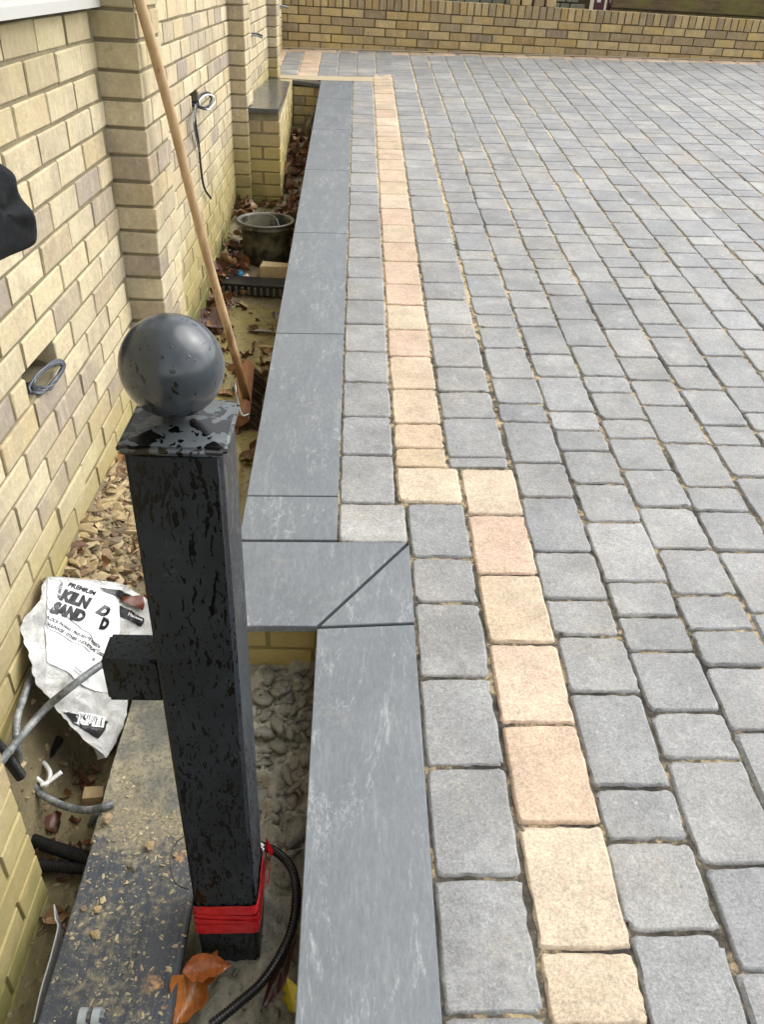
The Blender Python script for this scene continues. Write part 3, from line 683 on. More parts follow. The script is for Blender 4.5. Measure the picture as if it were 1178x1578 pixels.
# lower joint line of the outer tube, and the red tape
m = MB('red_tape'); n = m.noise(40, 4); m.bump(m.noise(30, 3, .5, m.map((.6, .6, 5))), .5, .003); M_TAPE = m.fin(m.mix(m.mr(n, .35, .7), (.42, .010, .018), (.62, .025, .035)), .22, spec=.6)
def tape_ring(z0, z1, off, tilt, seed):
    rr = random.Random(seed); g = Geo(); h = HW + off; n = 40; pts = []
    for s in range(4):
        a = [(-h, -h), (h, -h), (h, h), (-h, h)][s]; b = [(h, -h), (h, h), (-h, h), (-h, -h)][s]
        for k in range(10): t = k / 10; pts.append((a[0] + (b[0] - a[0]) * t, a[1] + (b[1] - a[1]) * t))
    for x_, y_ in pts:
        r_ = math.hypot(x_, y_); lim = h * 1.36; s = min(1, lim / r_); dz = tilt * x_ / h + rr.uniform(-.0007, .0007)
        for zz, o_ in ((z0, 0), (z0 + .3 * (z1 - z0), .0006), (z0 + .65 * (z1 - z0), -.0002), (z1, .0002)): g.v.append((PC.x + x_ * s * (1 + o_ / h), PC.y + y_ * s * (1 + o_ / h), zz + dz))
    for i in range(n):
        for k in range(3): a = i * 4 + k; b = ((i + 1) % n) * 4 + k; g.f.append((a, b, b + 1, a + 1))
    o = padopt(g.obj('tape', M_TAPE, smooth=True)); return o
tape_ring(.015, .048, .0030, .0015, 1); tape_ring(-.018, .018, .0042, -.003, 2); tape_ring(-.046, -.012, .0050, .002, 3); tape_ring(-.006, .004, .0058, -.006, 4)
g = Geo()
pts = [(PC.x + HW + .004, .83, .03), (PC.x + HW + .012, .86, .05), (PC.x + HW + .010, .90, .085), (PC.x + HW + .022, .885, .065), (PC.x + HW + .016, .85, .02)]
for i in range(len(pts) - 1):
    a, b = Vector(pts[i]), Vector(pts[i + 1]); g.add([a, b, b + Vector((.004, .004, .016)), a + Vector((.002, .004, .018))], [(0, 1, 2, 3)])
padopt(g.obj('tape_end', M_TAPE))

# ================================================================ DECK BOARD AND RUBBLE BESIDE THE POST
m = MB('dark_composite_board'); gr = m.noise(220, 3, .5, m.map((1, .02, 1))); n = m.noise(60, 5, .7); n1 = m.noise(4, 5, .6); p = m.xyz()
c = m.mix(m.mr(gr, .35, .7), (.030, .037, .048), (.055, .064, .078))
dirt = m.math('ADD', m.math('MULTIPLY', n, .55), m.math('MULTIPLY', n1, .45)); grad = m.mr(p[1], .95, 1.22, 0, .42)
c = m.mix(m.mr(m.math('ADD', dirt, grad), .52, .66, 0, .9), c, m.mix(m.mr(m.noise(140, 4), .3, .7), (.13, .115, .075), (.30, .265, .18)))
fl = m.noise(150, 4, .75, dist=1.2); c = m.mix(m.math('MULTIPLY', m.mr(fl, .60, .66), m.mr(n1, .3, .55, .2, 1)), c, (.36, .32, .22)); saw = m.math('MULTIPLY', m.mr(m.noise(14, 4, .6), .54, .60), m.mr(p[0], -.36, -.32)); saw = m.math('MULTIPLY', saw, m.mr(p[1], 1.02, .98)); c = m.mix(m.math('MULTIPLY', saw, m.mr(m.noise(130, 3), .35, .5)), c, (.50, .29, .12))
m.bump(m.math('ADD', m.math('MULTIPLY', gr, .5), m.math('MULTIPLY', n, .5)), .5, .002); M_BOARD = m.fin(c, .48)
board = bm_obj('decking_board', bevel_box((-.527, .05, -.122), (-.288, 1.62, -.098), .003, 2), M_BOARD); tag(board, 'wide dark decking board strewn with grit, lying in the trench left of the black post', 'board')
def chunk(seed, r, flat=1.0, sub=1):
    rr = random.Random(seed); bm = bmesh.new(); bmesh.ops.create_icosphere(bm, subdivisions=sub, radius=r)
    for v in bm.verts:
        v.co *= 1 + .42 * noise.noise(v.co / r * 1.1 + Vector((seed * 1.7, seed * .3, 0))) + rr.uniform(-.22, .22); v.co.z *= flat
    return bm
def chunk_me(seed, flat): bm = chunk(seed, 1.0, flat); me = bpy.data.meshes.new('c'); bm.to_mesh(me); bm.free(); return me
def mudlump(seed):
    bm = bmesh.new(); bmesh.ops.create_icosphere(bm, subdivisions=2, radius=1.0)
    for v in bm.verts: v.co *= 1 + .45 * noise.noise(v.co * 1.3 + Vector((seed * 2.1, 0, 4))) + .12 * noise.noise(v.co * 4 + Vector((0, seed, 0))); v.co.z *= .6
    me = bpy.data.meshes.new('c'); bm.to_mesh(me); bm.free(); return me
MUDL = [mudlump(k) for k in range(6)]
CH_ = [chunk_me(s, f) for s, f in ((1, .5), (2, .35), (3, .7), (4, .3), (5, .55), (6, .42))]
def scatter(name, mat, n, region, size, seed, zf, label, cat, prob=None, meshes=CH_, tilt=.5, lift=.3, parent=None):
    rr = random.Random(seed); g = Geo(); c_ = 0
    while c_ < n:
        x = rr.uniform(region[0], region[1]); y = rr.uniform(region[2], region[3])
        if prob and rr.random() > prob(x, y): continue
        s = size[0] * (size[1] / size[0]) ** (rr.random() ** 1.8); M = Matrix.Translation((x, y, zf(x, y) + s * lift)) @ Matrix.Rotation(rr.uniform(0, 6.28), 4, 'Z') @ Matrix.Rotation(rr.gauss(0, tilt), 4, 'X') @ Matrix.Diagonal((s * rr.uniform(.7, 2.1), s * rr.uniform(.6, 1.2), s * rr.uniform(.5, 1.1), 1))
        g.mesh(rr.choice(meshes), M); c_ += 1
    o = g.obj(name, mat, parent, kind='stuff', smooth=mat is M_MUD)
    if label: tag(o, label, cat)
    return o
zbd = lambda x, y: -.099
scatter('grit', M_BOARDDIRT, 5200, (-.525, -.290, .3, 1.6), (.0008, .0046), 11, zbd, 'buff grit and crumbs of mortar scattered over the dark decking board', 'grit', lambda x, y: .25 + 1.2 * sst(.95, 1.15, y))
g = Geo(); n = 40; V = []; F = []                        # crust of dried mortar over the far end of the board
for j in range(60):
    for i in range(31):
        x = -.532 + .245 * i / 30; y = 1.02 + .6 * j / 59; e = sst(1.03, 1.22, y + .09 * noise.noise(Vector((x * 9, 3, 0))) + .05 * noise.noise(Vector((x * 30, y * 30, 2))))
        V.append((x, y, -.104 + e * (.014 + .005 * noise.noise(Vector((x * 26, y * 26, 1))) + .003 * noise.noise(Vector((x * 90, y * 90, 4))))))
F = [(j*31 + i, j*31 + i + 1, (j+1)*31 + i + 1, (j+1)*31 + i) for j in range(59) for i in range(30)]
m = MB('mortar_crust'); n = m.noise(90, 6, .75); n1 = m.noise(7, 5, .7); c = m.mix(m.mr(n1, .42, .6), (.15, .15, .13), (.33, .295, .20)); c = m.mix(m.mr(n, .48, .60, 0, .75), c, (.10, .095, .07)); c = m.mix(m.mr(m.noise(210, 4, .8), .58, .68, 0, .7), c, (.46, .41, .28)); m.bump(n, .9, .006)
tag(mesh_obj('mortar_crust', V, F, m.fin(c, .8), smooth=True, kind='stuff'), 'crust of dried sandy mortar covering the far end of the dark board', 'mortar')
def stone(px, py, z, r, seed, label, mat=M_RUBBLE, name='stone', flat=.55):
    p = P(px, py, 2, z); o = bm_obj(name, chunk(seed, r, flat, 2), mat, loc=(p.x, p.y, p.z + r * flat * .55)); o.rotation_euler = (0, 0, seed); tag(o, label, 'stone'); return o
stone(150, 1402, -.099, .0085, 2, 'buff pebble in the middle of the dark decking board, upper of a touching pair'); stone(148, 1385 + 55, -.099, .0090, 3, 'round flat pale stone lying alone left of centre on the dark board')
stone(159, 1388, -.099, .0070, 4, 'small angular cream stone touching the upper pebbles on the dark board'); stone(129, 1401, -.099, .0065, 5, 'brownish grey pebble nearest the left edge of the dark board')
stone(206, 1335, -.099, .0120, 6, 'crumbly grey lump of mortar on the dark board near the crust', M_MUD); stone(166, 1262, -.088, .0125, 7, 'large pale stone at the edge of the mortar crust beside the grey cable end')
stone(232, 1302, -.09, .0100, 8, 'slim cream chip of wood or stone at the foot of the mortar crust', flat=.3); stone(270, 1317, -.096, .0050, 9, 'small white stone right beside the black post on the board')
def shard(px, py, z, sx_, sy_, sz_, rot, label, mat, name='brick_fragment', cat='brick fragment', seed=0):
    rr = random.Random(seed + 3); bm = bevel_box((-sx_/2, -sy_/2, 0), (sx_/2, sy_/2, sz_), min(sx_, sy_, sz_) * .12, 1)
    for v in bm.verts: v.co += Vector([rr.uniform(-1, 1) * min(sx_, sy_) * .06 for _ in range(3)])
    p = P(px, py, 2, z); o = bm_obj(name, bm, mat, loc=(p.x, p.y, z)); o.rotation_euler = rot; tag(o, label, cat); return o
M_BUFFW = mat_brick('broken_brick', [(0, (.55, .40, .20)), (1, (.60, .46, .25))], False)
shard(144, 1228, -.205, .045, .035, .022, (.1, .1, .2), 'yellow brick shard half sunk in the puddle left of the mortar crust', M_BUFFW)
shard(203, 806, -.02, .075, .10, .035, (.25, .15, .5), 'largest tan brick piece leaning in the rubble behind the post', M_BUFFW)
shard(432, 426, .062, .21, .10, .065, (0, 0, .05), 'whole buff brick lying against the coping in front of the black bucket', M_BUFFW, 'loose_brick', 'brick')
# grey wheels at the bottom of the picture
M_GREYP = simple('grey_plastic', (.30, .33, .34), .4)
hg = empty('pipe_clip', tuple(P(135, 1568, 2, -.088))); tag(hg, 'pale grey plastic twin pipe clip at the near end of the dark board', 'pipe clip')
for k, dx in enumerate((-.014, .010)):
    g = Geo(); rin, ro, wd = .011, .0165, .014; ns = 24
    for xx in (0, wd):
        for r_ in (rin, ro):
            for i in range(ns): a = 2 * math.pi * i / ns; g.v.append((dx + xx, r_ * math.cos(a), r_ * math.sin(a)))
    for i in range(ns):
        j = (i + 1) % ns; g.f += [(i, j, ns + j, ns + i), (2*ns + i, 3*ns + i, 3*ns + j, 2*ns + j), (ns + i, ns + j, 3*ns + j, 3*ns + i), (i, 2*ns + i, 2*ns + j, j)]
    g.obj('ring', M_GREYP, hg)
part_box('saddle', (-.02, -.012, -.017), (.028, .012, -.0125), M_GREYP, hg)

# rubble heap, mud, leaf litter
hprob = lambda x, y: max(0, 1.15 - abs(x + .72) / .26) * (1 if 1.5 < y < 2.5 else .35)
zgr = lambda x, y: zt(x, y)
scatter('rubble', M_RUBBLE, 3000, (-.73, -.36, 1.42, 2.75), (.003, .024), 21, zgr, 'heap of pale broken stone chips banked against the foot of the house wall', 'rubble', hprob, tilt=.8)
scatter('rubble_fragments', M_RUBBLE, 1100, (-.73, -.40, .6, 4.3), (.002, .012), 22, zgr, 'small stone crumbs strewn along the muddy trench floor', 'rubble', lambda x, y: max(.05, 1 - abs(x + .72) / .2), tilt=.8)
scatter('puddle_stones', M_WETST, 240, (-.72, -.54, .72, 1.45), (.002, .015), 27, lambda x, y: max(-.207, zt(x, y)), 'half sunken stones and shards on the floor of the near puddle', 'stones', tilt=.4, lift=.1)
scatter('mud_lumps', M_MUD, 300, (-.20, -.04, .9, 1.49), (.004, .026), 23, zgr, 'lumpy grey mud heaped between the post and the near coping', 'mud', lambda x, y: sst(.9, 1.45, y) ** 1.3 + .15, meshes=MUDL, tilt=.4, lift=-.22)
scatter('mud_crumbs', M_MUD, 500, (-.27, -.04, .45, 1.45), (.002, .009), 24, zgr, 'small grey mud crumbs round the foot of the black post', 'mud', meshes=MUDL, tilt=.6, lift=-.1)
def leaf_me(seed, curl=.5, lobes=0):
    rr = random.Random(seed); V = []; F = []; n = 9; mW = 4
    for i in range(n + 1):
        t = i / n; wd = math.sin(math.pi * t ** .8) * (.42 + (.12 * math.sin(t * 20) if lobes else 0)) + .01
        for j in range(-mW, mW + 1):
            s = j / mW; V.append((s * wd + .05 * rr.uniform(-1, 1) * (abs(j) == mW), t * 1.25 - .6, curl * (.35 * s * s * wd * 2 + .22 * (t - .5) ** 2 + .06 * math.sin(t * 9 + seed) * s) + .03 * rr.uniform(-1, 1) + (-.03 if j == 0 else 0)))
    w_ = 2 * mW + 1
    for i in range(n):
        for j in range(2 * mW): a = i * w_ + j; F.append((a, a + 1, a + w_ + 1, a + w_))
    me = bpy.data.meshes.new('leaf'); me.from_pydata(V, [], F); me.update(); me.polygons.foreach_set('use_smooth', [True] * len(F)); return me
LV = [leaf_me(s, c_) for s, c_ in ((1, .6), (2, 1.2), (3, 2.0), (4, -.9), (5, 1.6))]
def leafscatter(name, n, region, size, seed, label, prob=None, zf=zgr, up=.02):
    rr = random.Random(seed); g = Geo(); c_ = 0
    while c_ < n:
        x = rr.uniform(region[0], region[1]); y = rr.uniform(region[2], region[3])
        if prob and rr.random() > prob(x, y): continue
        s = rr.uniform(*size); g.mesh(rr.choice(LV), Matrix.Translation((x, y, zf(x, y) + rr.uniform(.002, up))) @ Matrix.Rotation(rr.uniform(0, 6.28), 4, 'Z') @ Matrix.Rotation(rr.gauss(0, .55), 4, 'X') @ Matrix.Rotation(rr.gauss(0, .55), 4, 'Y') @ Matrix.Diagonal((s, s, s, 1))); c_ += 1
    o = g.obj(name, M_LEAF, kind='stuff', smooth=True); tag(o, label, 'leaves'); return o
leafscatter('leaf_litter', 520, (-.73, -.30, 4.3, 7.2), (.025, .075), 31, 'wet brown dead leaves drifted round the bucket and the planter foot', lambda x, y: 0 if (x > -.56 and y < 4.72) else 1, up=.05)
leafscatter('leaf_scraps', 240, (-.73, -.52, 2.2, 4.4), (.02, .06), 32, 'brown leaf scraps lying along the foot of the house wall', lambda x, y: max(0, 1 - abs(x + .72) / .2), up=.02)
leafscatter('rubble_leaves', 75, (-.73, -.45, 1.6, 2.5), (.02, .05), 33, 'small reddish dead leaves on the heap of stone chips', up=.03)
leafscatter('sunken_leaves', 120, (-.66, -.28, 2.3, 4.1), (.02, .055), 34, 'dark leaf fragments floating on the far muddy water', zf=lambda x, y: -.006, up=.006)
leafscatter('puddle_leaves', 44, (-.70, -.54, .75, 1.4), (.02, .05), 35, 'brown leaf fragments lying in the near puddle', zf=lambda x, y: -.208, up=.006)
def leaf(px, py, z, s, rot, col, label, me=None, dark=None):
    m = MB('leaf_colour'); n = m.noise(45, 5, .7); vein = m.mr(m.noise(30, 3, .5, m.map((4, .6, 1))), .4, .6)
    c = m.mix(m.mr(n, .35, .7), col, tuple(v * .45 for v in col)); m.bump(vein, .5, .002); mm = m.fin(c, .3, spec=.55)
    q = (me or leaf_me(int(px), .9)).copy(); q.materials.append(mm); p = P(px, py, 2, z); o = bpy.data.objects.new('leaf', q); link(o); o.location = p; o.scale = (s[0], s[1], s[0]); o.rotation_euler = rot; tag(o, label, 'leaf'); return o
leaf(302, 1525, -.13, (.085, .115), (.2, .1, -.45), (.42, .15, .035), 'large glossy orange brown leaf curled at the foot of the black post', leaf_me(71, 1.5, 1))
leaf(318, 1492, -.10, (.055, .075), (.1, .3, -1.45), (.36, .11, .03), 'smaller rust coloured leaf lying across the end of the large orange one', leaf_me(72, 1.1))
leaf(428, 1502, -.115, (.032, .115), (.15, .6, -.35), (.07, .028, .02), 'long narrow dark brown leaf beside the near slate coping', leaf_me(73, 1.4))
leaf(447, 1535, -.12, (.040, .050), (.2, .2, .3), (.62, .50, .03), 'bright yellow leaf against the near coping at the bottom', leaf_me(74, 1.0, 1))
leaf(318, 497, .03, (.16, .17), (.15, -.2, 1.2), (.17, .10, .10), 'big purplish grey ribbed leaf on the mud behind the ball finial', leaf_me(75, .8, 1))
leaf(404, 512, .005, (.06, .10), (0, .1, 1.5), (.20, .15, .09), 'brown veined leaf half sunk in the far muddy water', leaf_me(76, .6))
leaf(415, 535, .004, (.03, .11), (0, 0, 1.4), (.50, .34, .08), 'thin ochre leaf stalk floating on the muddy water by the coping', leaf_me(77, .5))
leaf(372, 470, .0, (.05, .09), (.1, .1, .9), (.45, .36, .20), 'pale dry leaf at the water edge just before the black drain')
leaf(425, 487, .0, (.05, .07), (.2, .1, .2), (.16, .15, .13), 'small grey leaf floating against the coping edge beyond the veined one')
leaf(320, 468, .03, (.07, .09), (.3, .1, 2.0), (.20, .11, .06), 'brown leaf curled at the wall foot beyond the big purplish one', leaf_me(91, 1.4))
leaf(345, 607, .0, (.05, .08), (0, .1, 1.2), (.42, .22, .10), 'tan leaf on the water between ball finial and broom head', leaf_me(78, .7))
leaf(386, 712, -.003, (.07, .10), (.0, .1, .8), (.36, .32, .05), 'olive yellow leaf in the water below the broom bristles', leaf_me(79, .5, 1))
leaf(428, 262, .33, (.16, .17), (.3, .2, .4), (.30, .17, .09), 'large curled brown leaf on the litter between planter and coping', leaf_me(80, 1.4, 1))
g = Geo(); rr = random.Random(12); n = 14; V = []; F = []
for j in range(n):
    for i in range(n):
        u, v = i / (n - 1), j / (n - 1); V.append(((u - .5) * .19, (v - .5) * .17, .03 + .035 * noise.noise(Vector((u * 3.4, v * 3.4, 1))) + .022 * noise.noise(Vector((u * 8, v * 8, 5)))))
F = [(j*n + i, j*n + i + 1, (j+1)*n + i + 1, (j+1)*n + i) for j in range(n-1) for i in range(n-1) if not (i < 3 and j < 4) and not (i > 9 and j > 9)]
o = mesh_obj('crumpled_paper', V, F, simple('wet_paper', (.58, .50, .44), .6)); p = P(357, 438, 2, .045); o.location = (p.x, p.y, .04); o.rotation_euler = (0.2, 0, .6); tag(o, 'crumpled pale paper scrap lying among leaves at the end of the black grating', 'paper')
bm = bmesh.new(); bmesh.ops.create_cone(bm, cap_ends=True, segments=20, radius1=.020, radius2=.017, depth=.016); bmesh.ops.bevel(bm, geom=bm.edges[:], offset=.002, segments=1, affect='EDGES')
o = bm_obj('bottle_cap', bm, simple('blue_plastic', (.03, .22, .42), .35), loc=tuple(P(370, 421, 2, .09))); o.rotation_euler = (.4, 0, 0); tag(o, 'small bright blue bottle cap in the leaf litter before the bucket', 'bottle cap')

# black channel grating
gr_ = empty('channel_drain', tuple(P(402, 450, 2, .03)), (0, 0, -.05)); tag(gr_, 'black plastic channel drain with a row of slots, half buried in front of the bucket', 'drain')
M_SLATP = simple('wet_sheen_plastic', (.10, .10, .095), .25)  # slats paler than the black drain, wet sheen painted into their colour
M_BPL = simple('black_plastic', (.012, .012, .013), .3)
part_box('rail', (-.20, -.065, 0), (.20, -.050, .045), M_BPL, gr_); part_box('rail', (-.20, .050, 0), (.20, .065, .045), M_BPL, gr_); part_box('channel_floor', (-.20, -.05, 0), (.20, .05, .006), M_BPL, gr_)
part_box('rail', (-.20, -.070, .046), (.20, .065, .060), M_BPL, gr_)
for k in range(12):
    x = -.195 + .034 * k; part_box('slat', (x, -.076, .004), (x + .014, -.0655, .0455), M_SLATP, gr_)

# ================================================================ BUCKETS
M_BUCK = MB('dirty_black_rubber'); n = M_BUCK.noise(7, 6, .7); n2 = M_BUCK.noise(50, 5, .7); c = M_BUCK.mix(M_BUCK.mr(n, .42, .58), (.016, .016, .015), (.17, .155, .10)); c = M_BUCK.mix(M_BUCK.mr(n2, .55, .7, 0, .5), c, (.24, .22, .15)); M_BUCK.bump(n2, .4, .002); M_BUCK = M_BUCK.fin(c, .42)
def bucket(x, y, z, r0, r1, h, tilt, label, handle_pts):
    e = empty('bucket', (x, y, z), tilt); tag(e, label, 'bucket')
    prof_ = [(0, .004), (r0 * .9, .004), (r0, .0), (r0 + (r1 - r0) * .5, h * .5), (r1 - .003, h * .86), (r1 + .004, h * .865), (r1 + .004, h * .90), (r1 - .001, h * .91), (r1, h * .965), (r1 + .009, h * .968), (r1 + .011, h * .985), (r1 + .008, h), (r1 - .004, h), (r1 - .006, h * .97), (r0 + (r1 - r0) * .5 - .004, h * .5), (r0 - .004, .012), (0, .010)]
    g = Geo(); ns = 48
    for r_, z_ in prof_:
        for i in range(ns): a = 2 * math.pi * i / ns; g.v.append((r_ * math.cos(a), r_ * math.sin(a), z_))
    for j in range(len(prof_) - 1):
        for i in range(ns): g.f.append((j*ns + i, j*ns + (i+1) % ns, (j+1)*ns + (i+1) % ns, (j+1)*ns + i))
    g.obj('body', M_BUCK, e, smooth=True)
    g = Geo(); prr = r1 + .010
    for i in range(ns):
        pass
    path = [Vector((prr * math.cos(2*math.pi*i/ns), prr * math.sin(2*math.pi*i/ns), h * .985)) for i in range(ns + 1)]
    tube(g, path, .0058, 8, False); g.obj('rim', simple('worn_rim', (.10, .10, .09), .4), e, smooth=True)
    g = Geo(); tube(g, smoothpath(handle_pts, 8), .0026, 6); g.obj('handle', simple('wire_handle', (.20, .20, .19), .35, .6), e, smooth=True)
    for s in (1, -1):
        g = Geo(); g.box((s * (r1 + .004) - .008, -.016, h * .86), (s * (r1 + .004) + .008, .016, h * .96)); g.obj('lug', M_BUCK, e)
    return e
bucket(-.484, 4.66, .045, .118, .150, .255, (0, 0, 0), 'black rubber builder\'s bucket caked with dry mud, standing open between wall and coping', [(-.155, 0, .235), (-.12, .10, .235), (-.02, .142, .245), (.05, .10, .235), (.09, .0, .16), (.11, -.10, .245)])
bucket(-.345, 7.15, .34, .10, .135, .22, (1.1, .2, .6), 'second dark bucket tipped on its side deep in the bay behind the planter', [(-.13, 0, .2), (-.10, .10, .2), (0, .14, .2), (.10, .10, .2), (.13, 0, .2)])

# ================================================================ BROOM
br_ = empty('broom', (0, 0, 0)); tag(br_, 'wooden yard broom with stiff dark bristles, its long handle leaning up against the first pier', 'broom')
m = MB('weathered_handle'); gr = m.noise(12, 5, .6, m.map((6, 6, 1))); n = m.noise(4, 5, .7, m.map((3, 3, 1))); c = m.mix(m.mr(gr, .3, .7), (.58, .42, .24), (.44, .29, .14)); zz = m.xyz()[2]
c = m.mix(m.mr(m.noise(7, 5, .8, m.map((2, 2, 1.2))), .48, .66, 0, .65), c, (.36, .22, .10)); c = m.mix(m.math('MULTIPLY', m.mr(zz, 1.0, .2, .15, 1), m.mr(n, .40, .60)), c, (.17, .08, .03)); c = m.mix(m.mr(m.vor(16, m.map((1, 1, .5))), .05, .09, .7, 0), c, (.24, .11, .04)); m.bump(gr, .3, .002); M_HANDLE = m.fin(c, .5)
H0 = P(380, 618, 2, .06); H1 = P(214, -4, 0, -.603); dirv = (H1 - H0).normalized(); H2 = H1 + dirv * .14
path = [H0 + dirv * t for t in [i * .05 for i in range(int((H2 - H0).length / .05) + 1)]]
path = [p + Vector((.0025 * math.sin(i * .35), .002 * math.cos(i * .3), 0)) for i, p in enumerate(path)]
g = Geo(); tube(g, path, .0155, 16); g.obj('handle', M_HANDLE, br_, smooth=True)
# stock: a long wooden block lying on its side, bristles to the right
A_ = P(383, 566, 2, .055); B_ = P(374, 652, 2, .035); ax = (A_ - B_).normalized(); ln = (A_ - B_).length; bx = Vector((.62, .0, -.78)); bx = (bx - ax * bx.dot(ax)).normalized(); bz = ax.cross(bx)
MS = Matrix((bx, ax, bz)).transposed().to_4x4(); MS.translation = (A_ + B_) / 2
m = MB('broom_stock_wood'); n = m.noise(30, 5, .6, m.map((3, .4, 3))); M_STOCK = m.fin(m.mix(m.mr(n, .3, .7), (.34, .17, .09), (.22, .10, .05)), .45)
st = bm_obj('stock', bevel_box((-.030, -ln/2, -.030), (.012, ln/2, .034), .006, 2), M_STOCK, br_); st.matrix_world = MS
rr = random.Random(8); g = Geo()
for i in range(1500):
    u = rr.uniform(-ln/2 + .012, ln/2 - .012); v = rr.uniform(-.026, .030); L_ = rr.uniform(.085, .125)
    p0 = MS @ Vector((.008, u, v)); d1 = MS.to_3x3() @ Vector((1, .45 * u / ln + rr.gauss(0, .09), v * 6 * .8 + rr.gauss(0, .09))); p1 = p0 + d1 * L_ * .5; p2 = p0 + d1 * L_ + Vector((rr.gauss(0, .005), rr.gauss(0, .005), -.010))
    s = Vector((rr.gauss(0, 1), rr.gauss(0, 1), rr.gauss(0, 1))).normalized() * .0011; t = Vector((0, 0, .0011))
    k = len(g.v); g.v += [tuple(p0 - s), tuple(p0 + s), tuple(p0 + t), tuple(p1 - s), tuple(p1 + s), tuple(p1 + t), tuple(p2)]; g.f += [(k, k+1, k+4, k+3), (k+1, k+2, k+5, k+4), (k+2, k, k+3, k+5), (k+3, k+4, k+6), (k+4, k+5, k+6), (k+5, k+3, k+6)]
mbr = MB('bristle'); mbr = mbr.fin(mbr.ramp(mbr.rnd(), [(0, (.02, .012, .008)), (.7, (.05, .03, .018)), (1, (.22, .15, .08))]), .5)
g.obj('bristles', mbr, br_)
g = Geo(); q0 = P(362, 590, 2, .12); q1 = P(373, 640, 2, .075); tube(g, smoothpath([q0, (q0 + q1) / 2 + Vector((-.004, 0, 0)), q1, q1 + Vector((.03, .01, 0))], 4), .0055, 8); g.obj('brace', simple('steel_brace', (.33, .34, .33), .35, .8), br_, smooth=True)

# ================================================================ CABLES AND CONDUITS
M_COND = simple('black_conduit_plastic', (.010, .010, .011), .28, var=.1)
def Q(px, py, z): return P(px, py, 2, z)
def cab(name, pts, r, mat, label, cat):
    g = Geo(); tube(g, smoothpath(pts, 10), r, 12); return tag(g.obj(name, mat, smooth=True), label, cat)
o = corrugated('conduit', [Q(-10, 1270, -.20), Q(20, 1280, -.19), Q(60, 1298, -.18), Q(105, 1313, -.165), Q(150, 1326, -.150), Q(190, 1338, -.145)], .0150, M_COND); tag(o, 'black corrugated conduit running from wall to board, upper of the parallel pair', 'conduit')
o = corrugated('conduit', [Q(0, 1322, -.20), Q(32, 1330, -.19), Q(70, 1334, -.18), Q(120, 1337, -.17), Q(150, 1338, -.16), Q(185, 1338, -.155)], .0135, M_COND); tag(o, 'black corrugated conduit running from wall to board, lower of the parallel pair', 'conduit')
o = corrugated('conduit', [Q(92, 1138, -.12), Q(70, 1170, -.12), Q(50, 1205, -.135), Q(36, 1238, -.15)], .0125, M_COND); tag(o, 'short black corrugated conduit passing under the white cable loop', 'conduit')
o = corrugated('conduit', [P(-12, 1140, 0, -.715), P(10, 1165, 0, -.70), P(32, 1196, 0, -.685)], .0125, M_COND); tag(o, 'black corrugated conduit stub emerging at the foot of the house wall beside the cable loop', 'conduit')
o = corrugated('conduit', [Q(24, 1276, -.21), Q(45, 1283, -.21), Q(50, 1300, -.215)], .010, M_COND); tag(o, 'short black conduit end half hidden behind the upper of the pair', 'conduit')
o = corrugated('conduit', [Q(399, 1302, -.09), Q(425, 1312, -.08), Q(448, 1335, -.08), Q(457, 1370, -.08), Q(453, 1420, -.085), Q(436, 1465, -.09), Q(405, 1512, -.095), Q(365, 1548, -.10), Q(325, 1580, -.10)], .0098, M_COND); tag(o, 'long black corrugated conduit curving round the right of the post foot', 'conduit')
for a in (0, 1): cab('wire', [Q(385, 1291 + 7 * a, -.075), Q(395, 1296 + 7 * a, -.078), Q(407, 1304 + 6 * a, -.08)], .0038, M_WHT, 'white wire end poking out of the curved conduit, %s of two' % ('lower' if a else 'upper'), 'wire')
W = lambda px, py, x=-.700: P(px, py, 0, x)
cab('cable', [W(-40, 1222, -.69), W(0, 1175, -.69), W(35, 1132, -.685), W(70, 1092, -.66), W(110, 1058, -.60), W(160, 1022, -.55), W(205, 1000, -.50), W(260, 975, -.44), W(300, 955, -.38)], .0090, M_CABLE, 'thick grey cable sweeping from the left edge up behind the post over the white bag', 'cable')
cab('cable', [W(52, 1030, -.712), W(36, 1075, -.712), W(26, 1110, -.705), W(26, 1150, -.695), Q(36, 1185, -.08), Q(60, 1220, -.12), Q(100, 1242, -.13), Q(135, 1248, -.11), Q(160, 1243, -.088), Q(175, 1238, -.090)], .0085, M_CABLE, 'thick grey cable dropping along the wall and looping down to the mortar crust', 'cable')
cab('cable_end', [Q(150, 1250, -.16), Q(143, 1263, -.19), Q(140, 1270, -.205)], .009, M_CABLE, 'cut grey cable stub dipping into the puddle under the looped cable', 'cable')
g = Geo(); cp_ = [Q(73, 1212, -.115), Q(55, 1197, -.105), Q(43, 1182, -.10), Q(50, 1172, -.10), Q(66, 1174, -.10), Q(77, 1190, -.10), Q(74, 1205, -.10), Q(64, 1209, -.10), Q(74, 1205, -.10), Q(95, 1189, -.09)]
cab('white_cable', cp_, .0052, M_WHT, 'loop of stiff white cable lying on the black conduit left of the bag', 'cable')
cab('thin_wire', [Q(290, 1370, -.06), Q(272, 1362, -.065), Q(263, 1340, -.07), Q(263, 1318, -.07), Q(272, 1298, -.07), Q(290, 1285, -.06)], .0012, M_BLKC, 'thin black wire arching on the board just left of the post', 'wire')
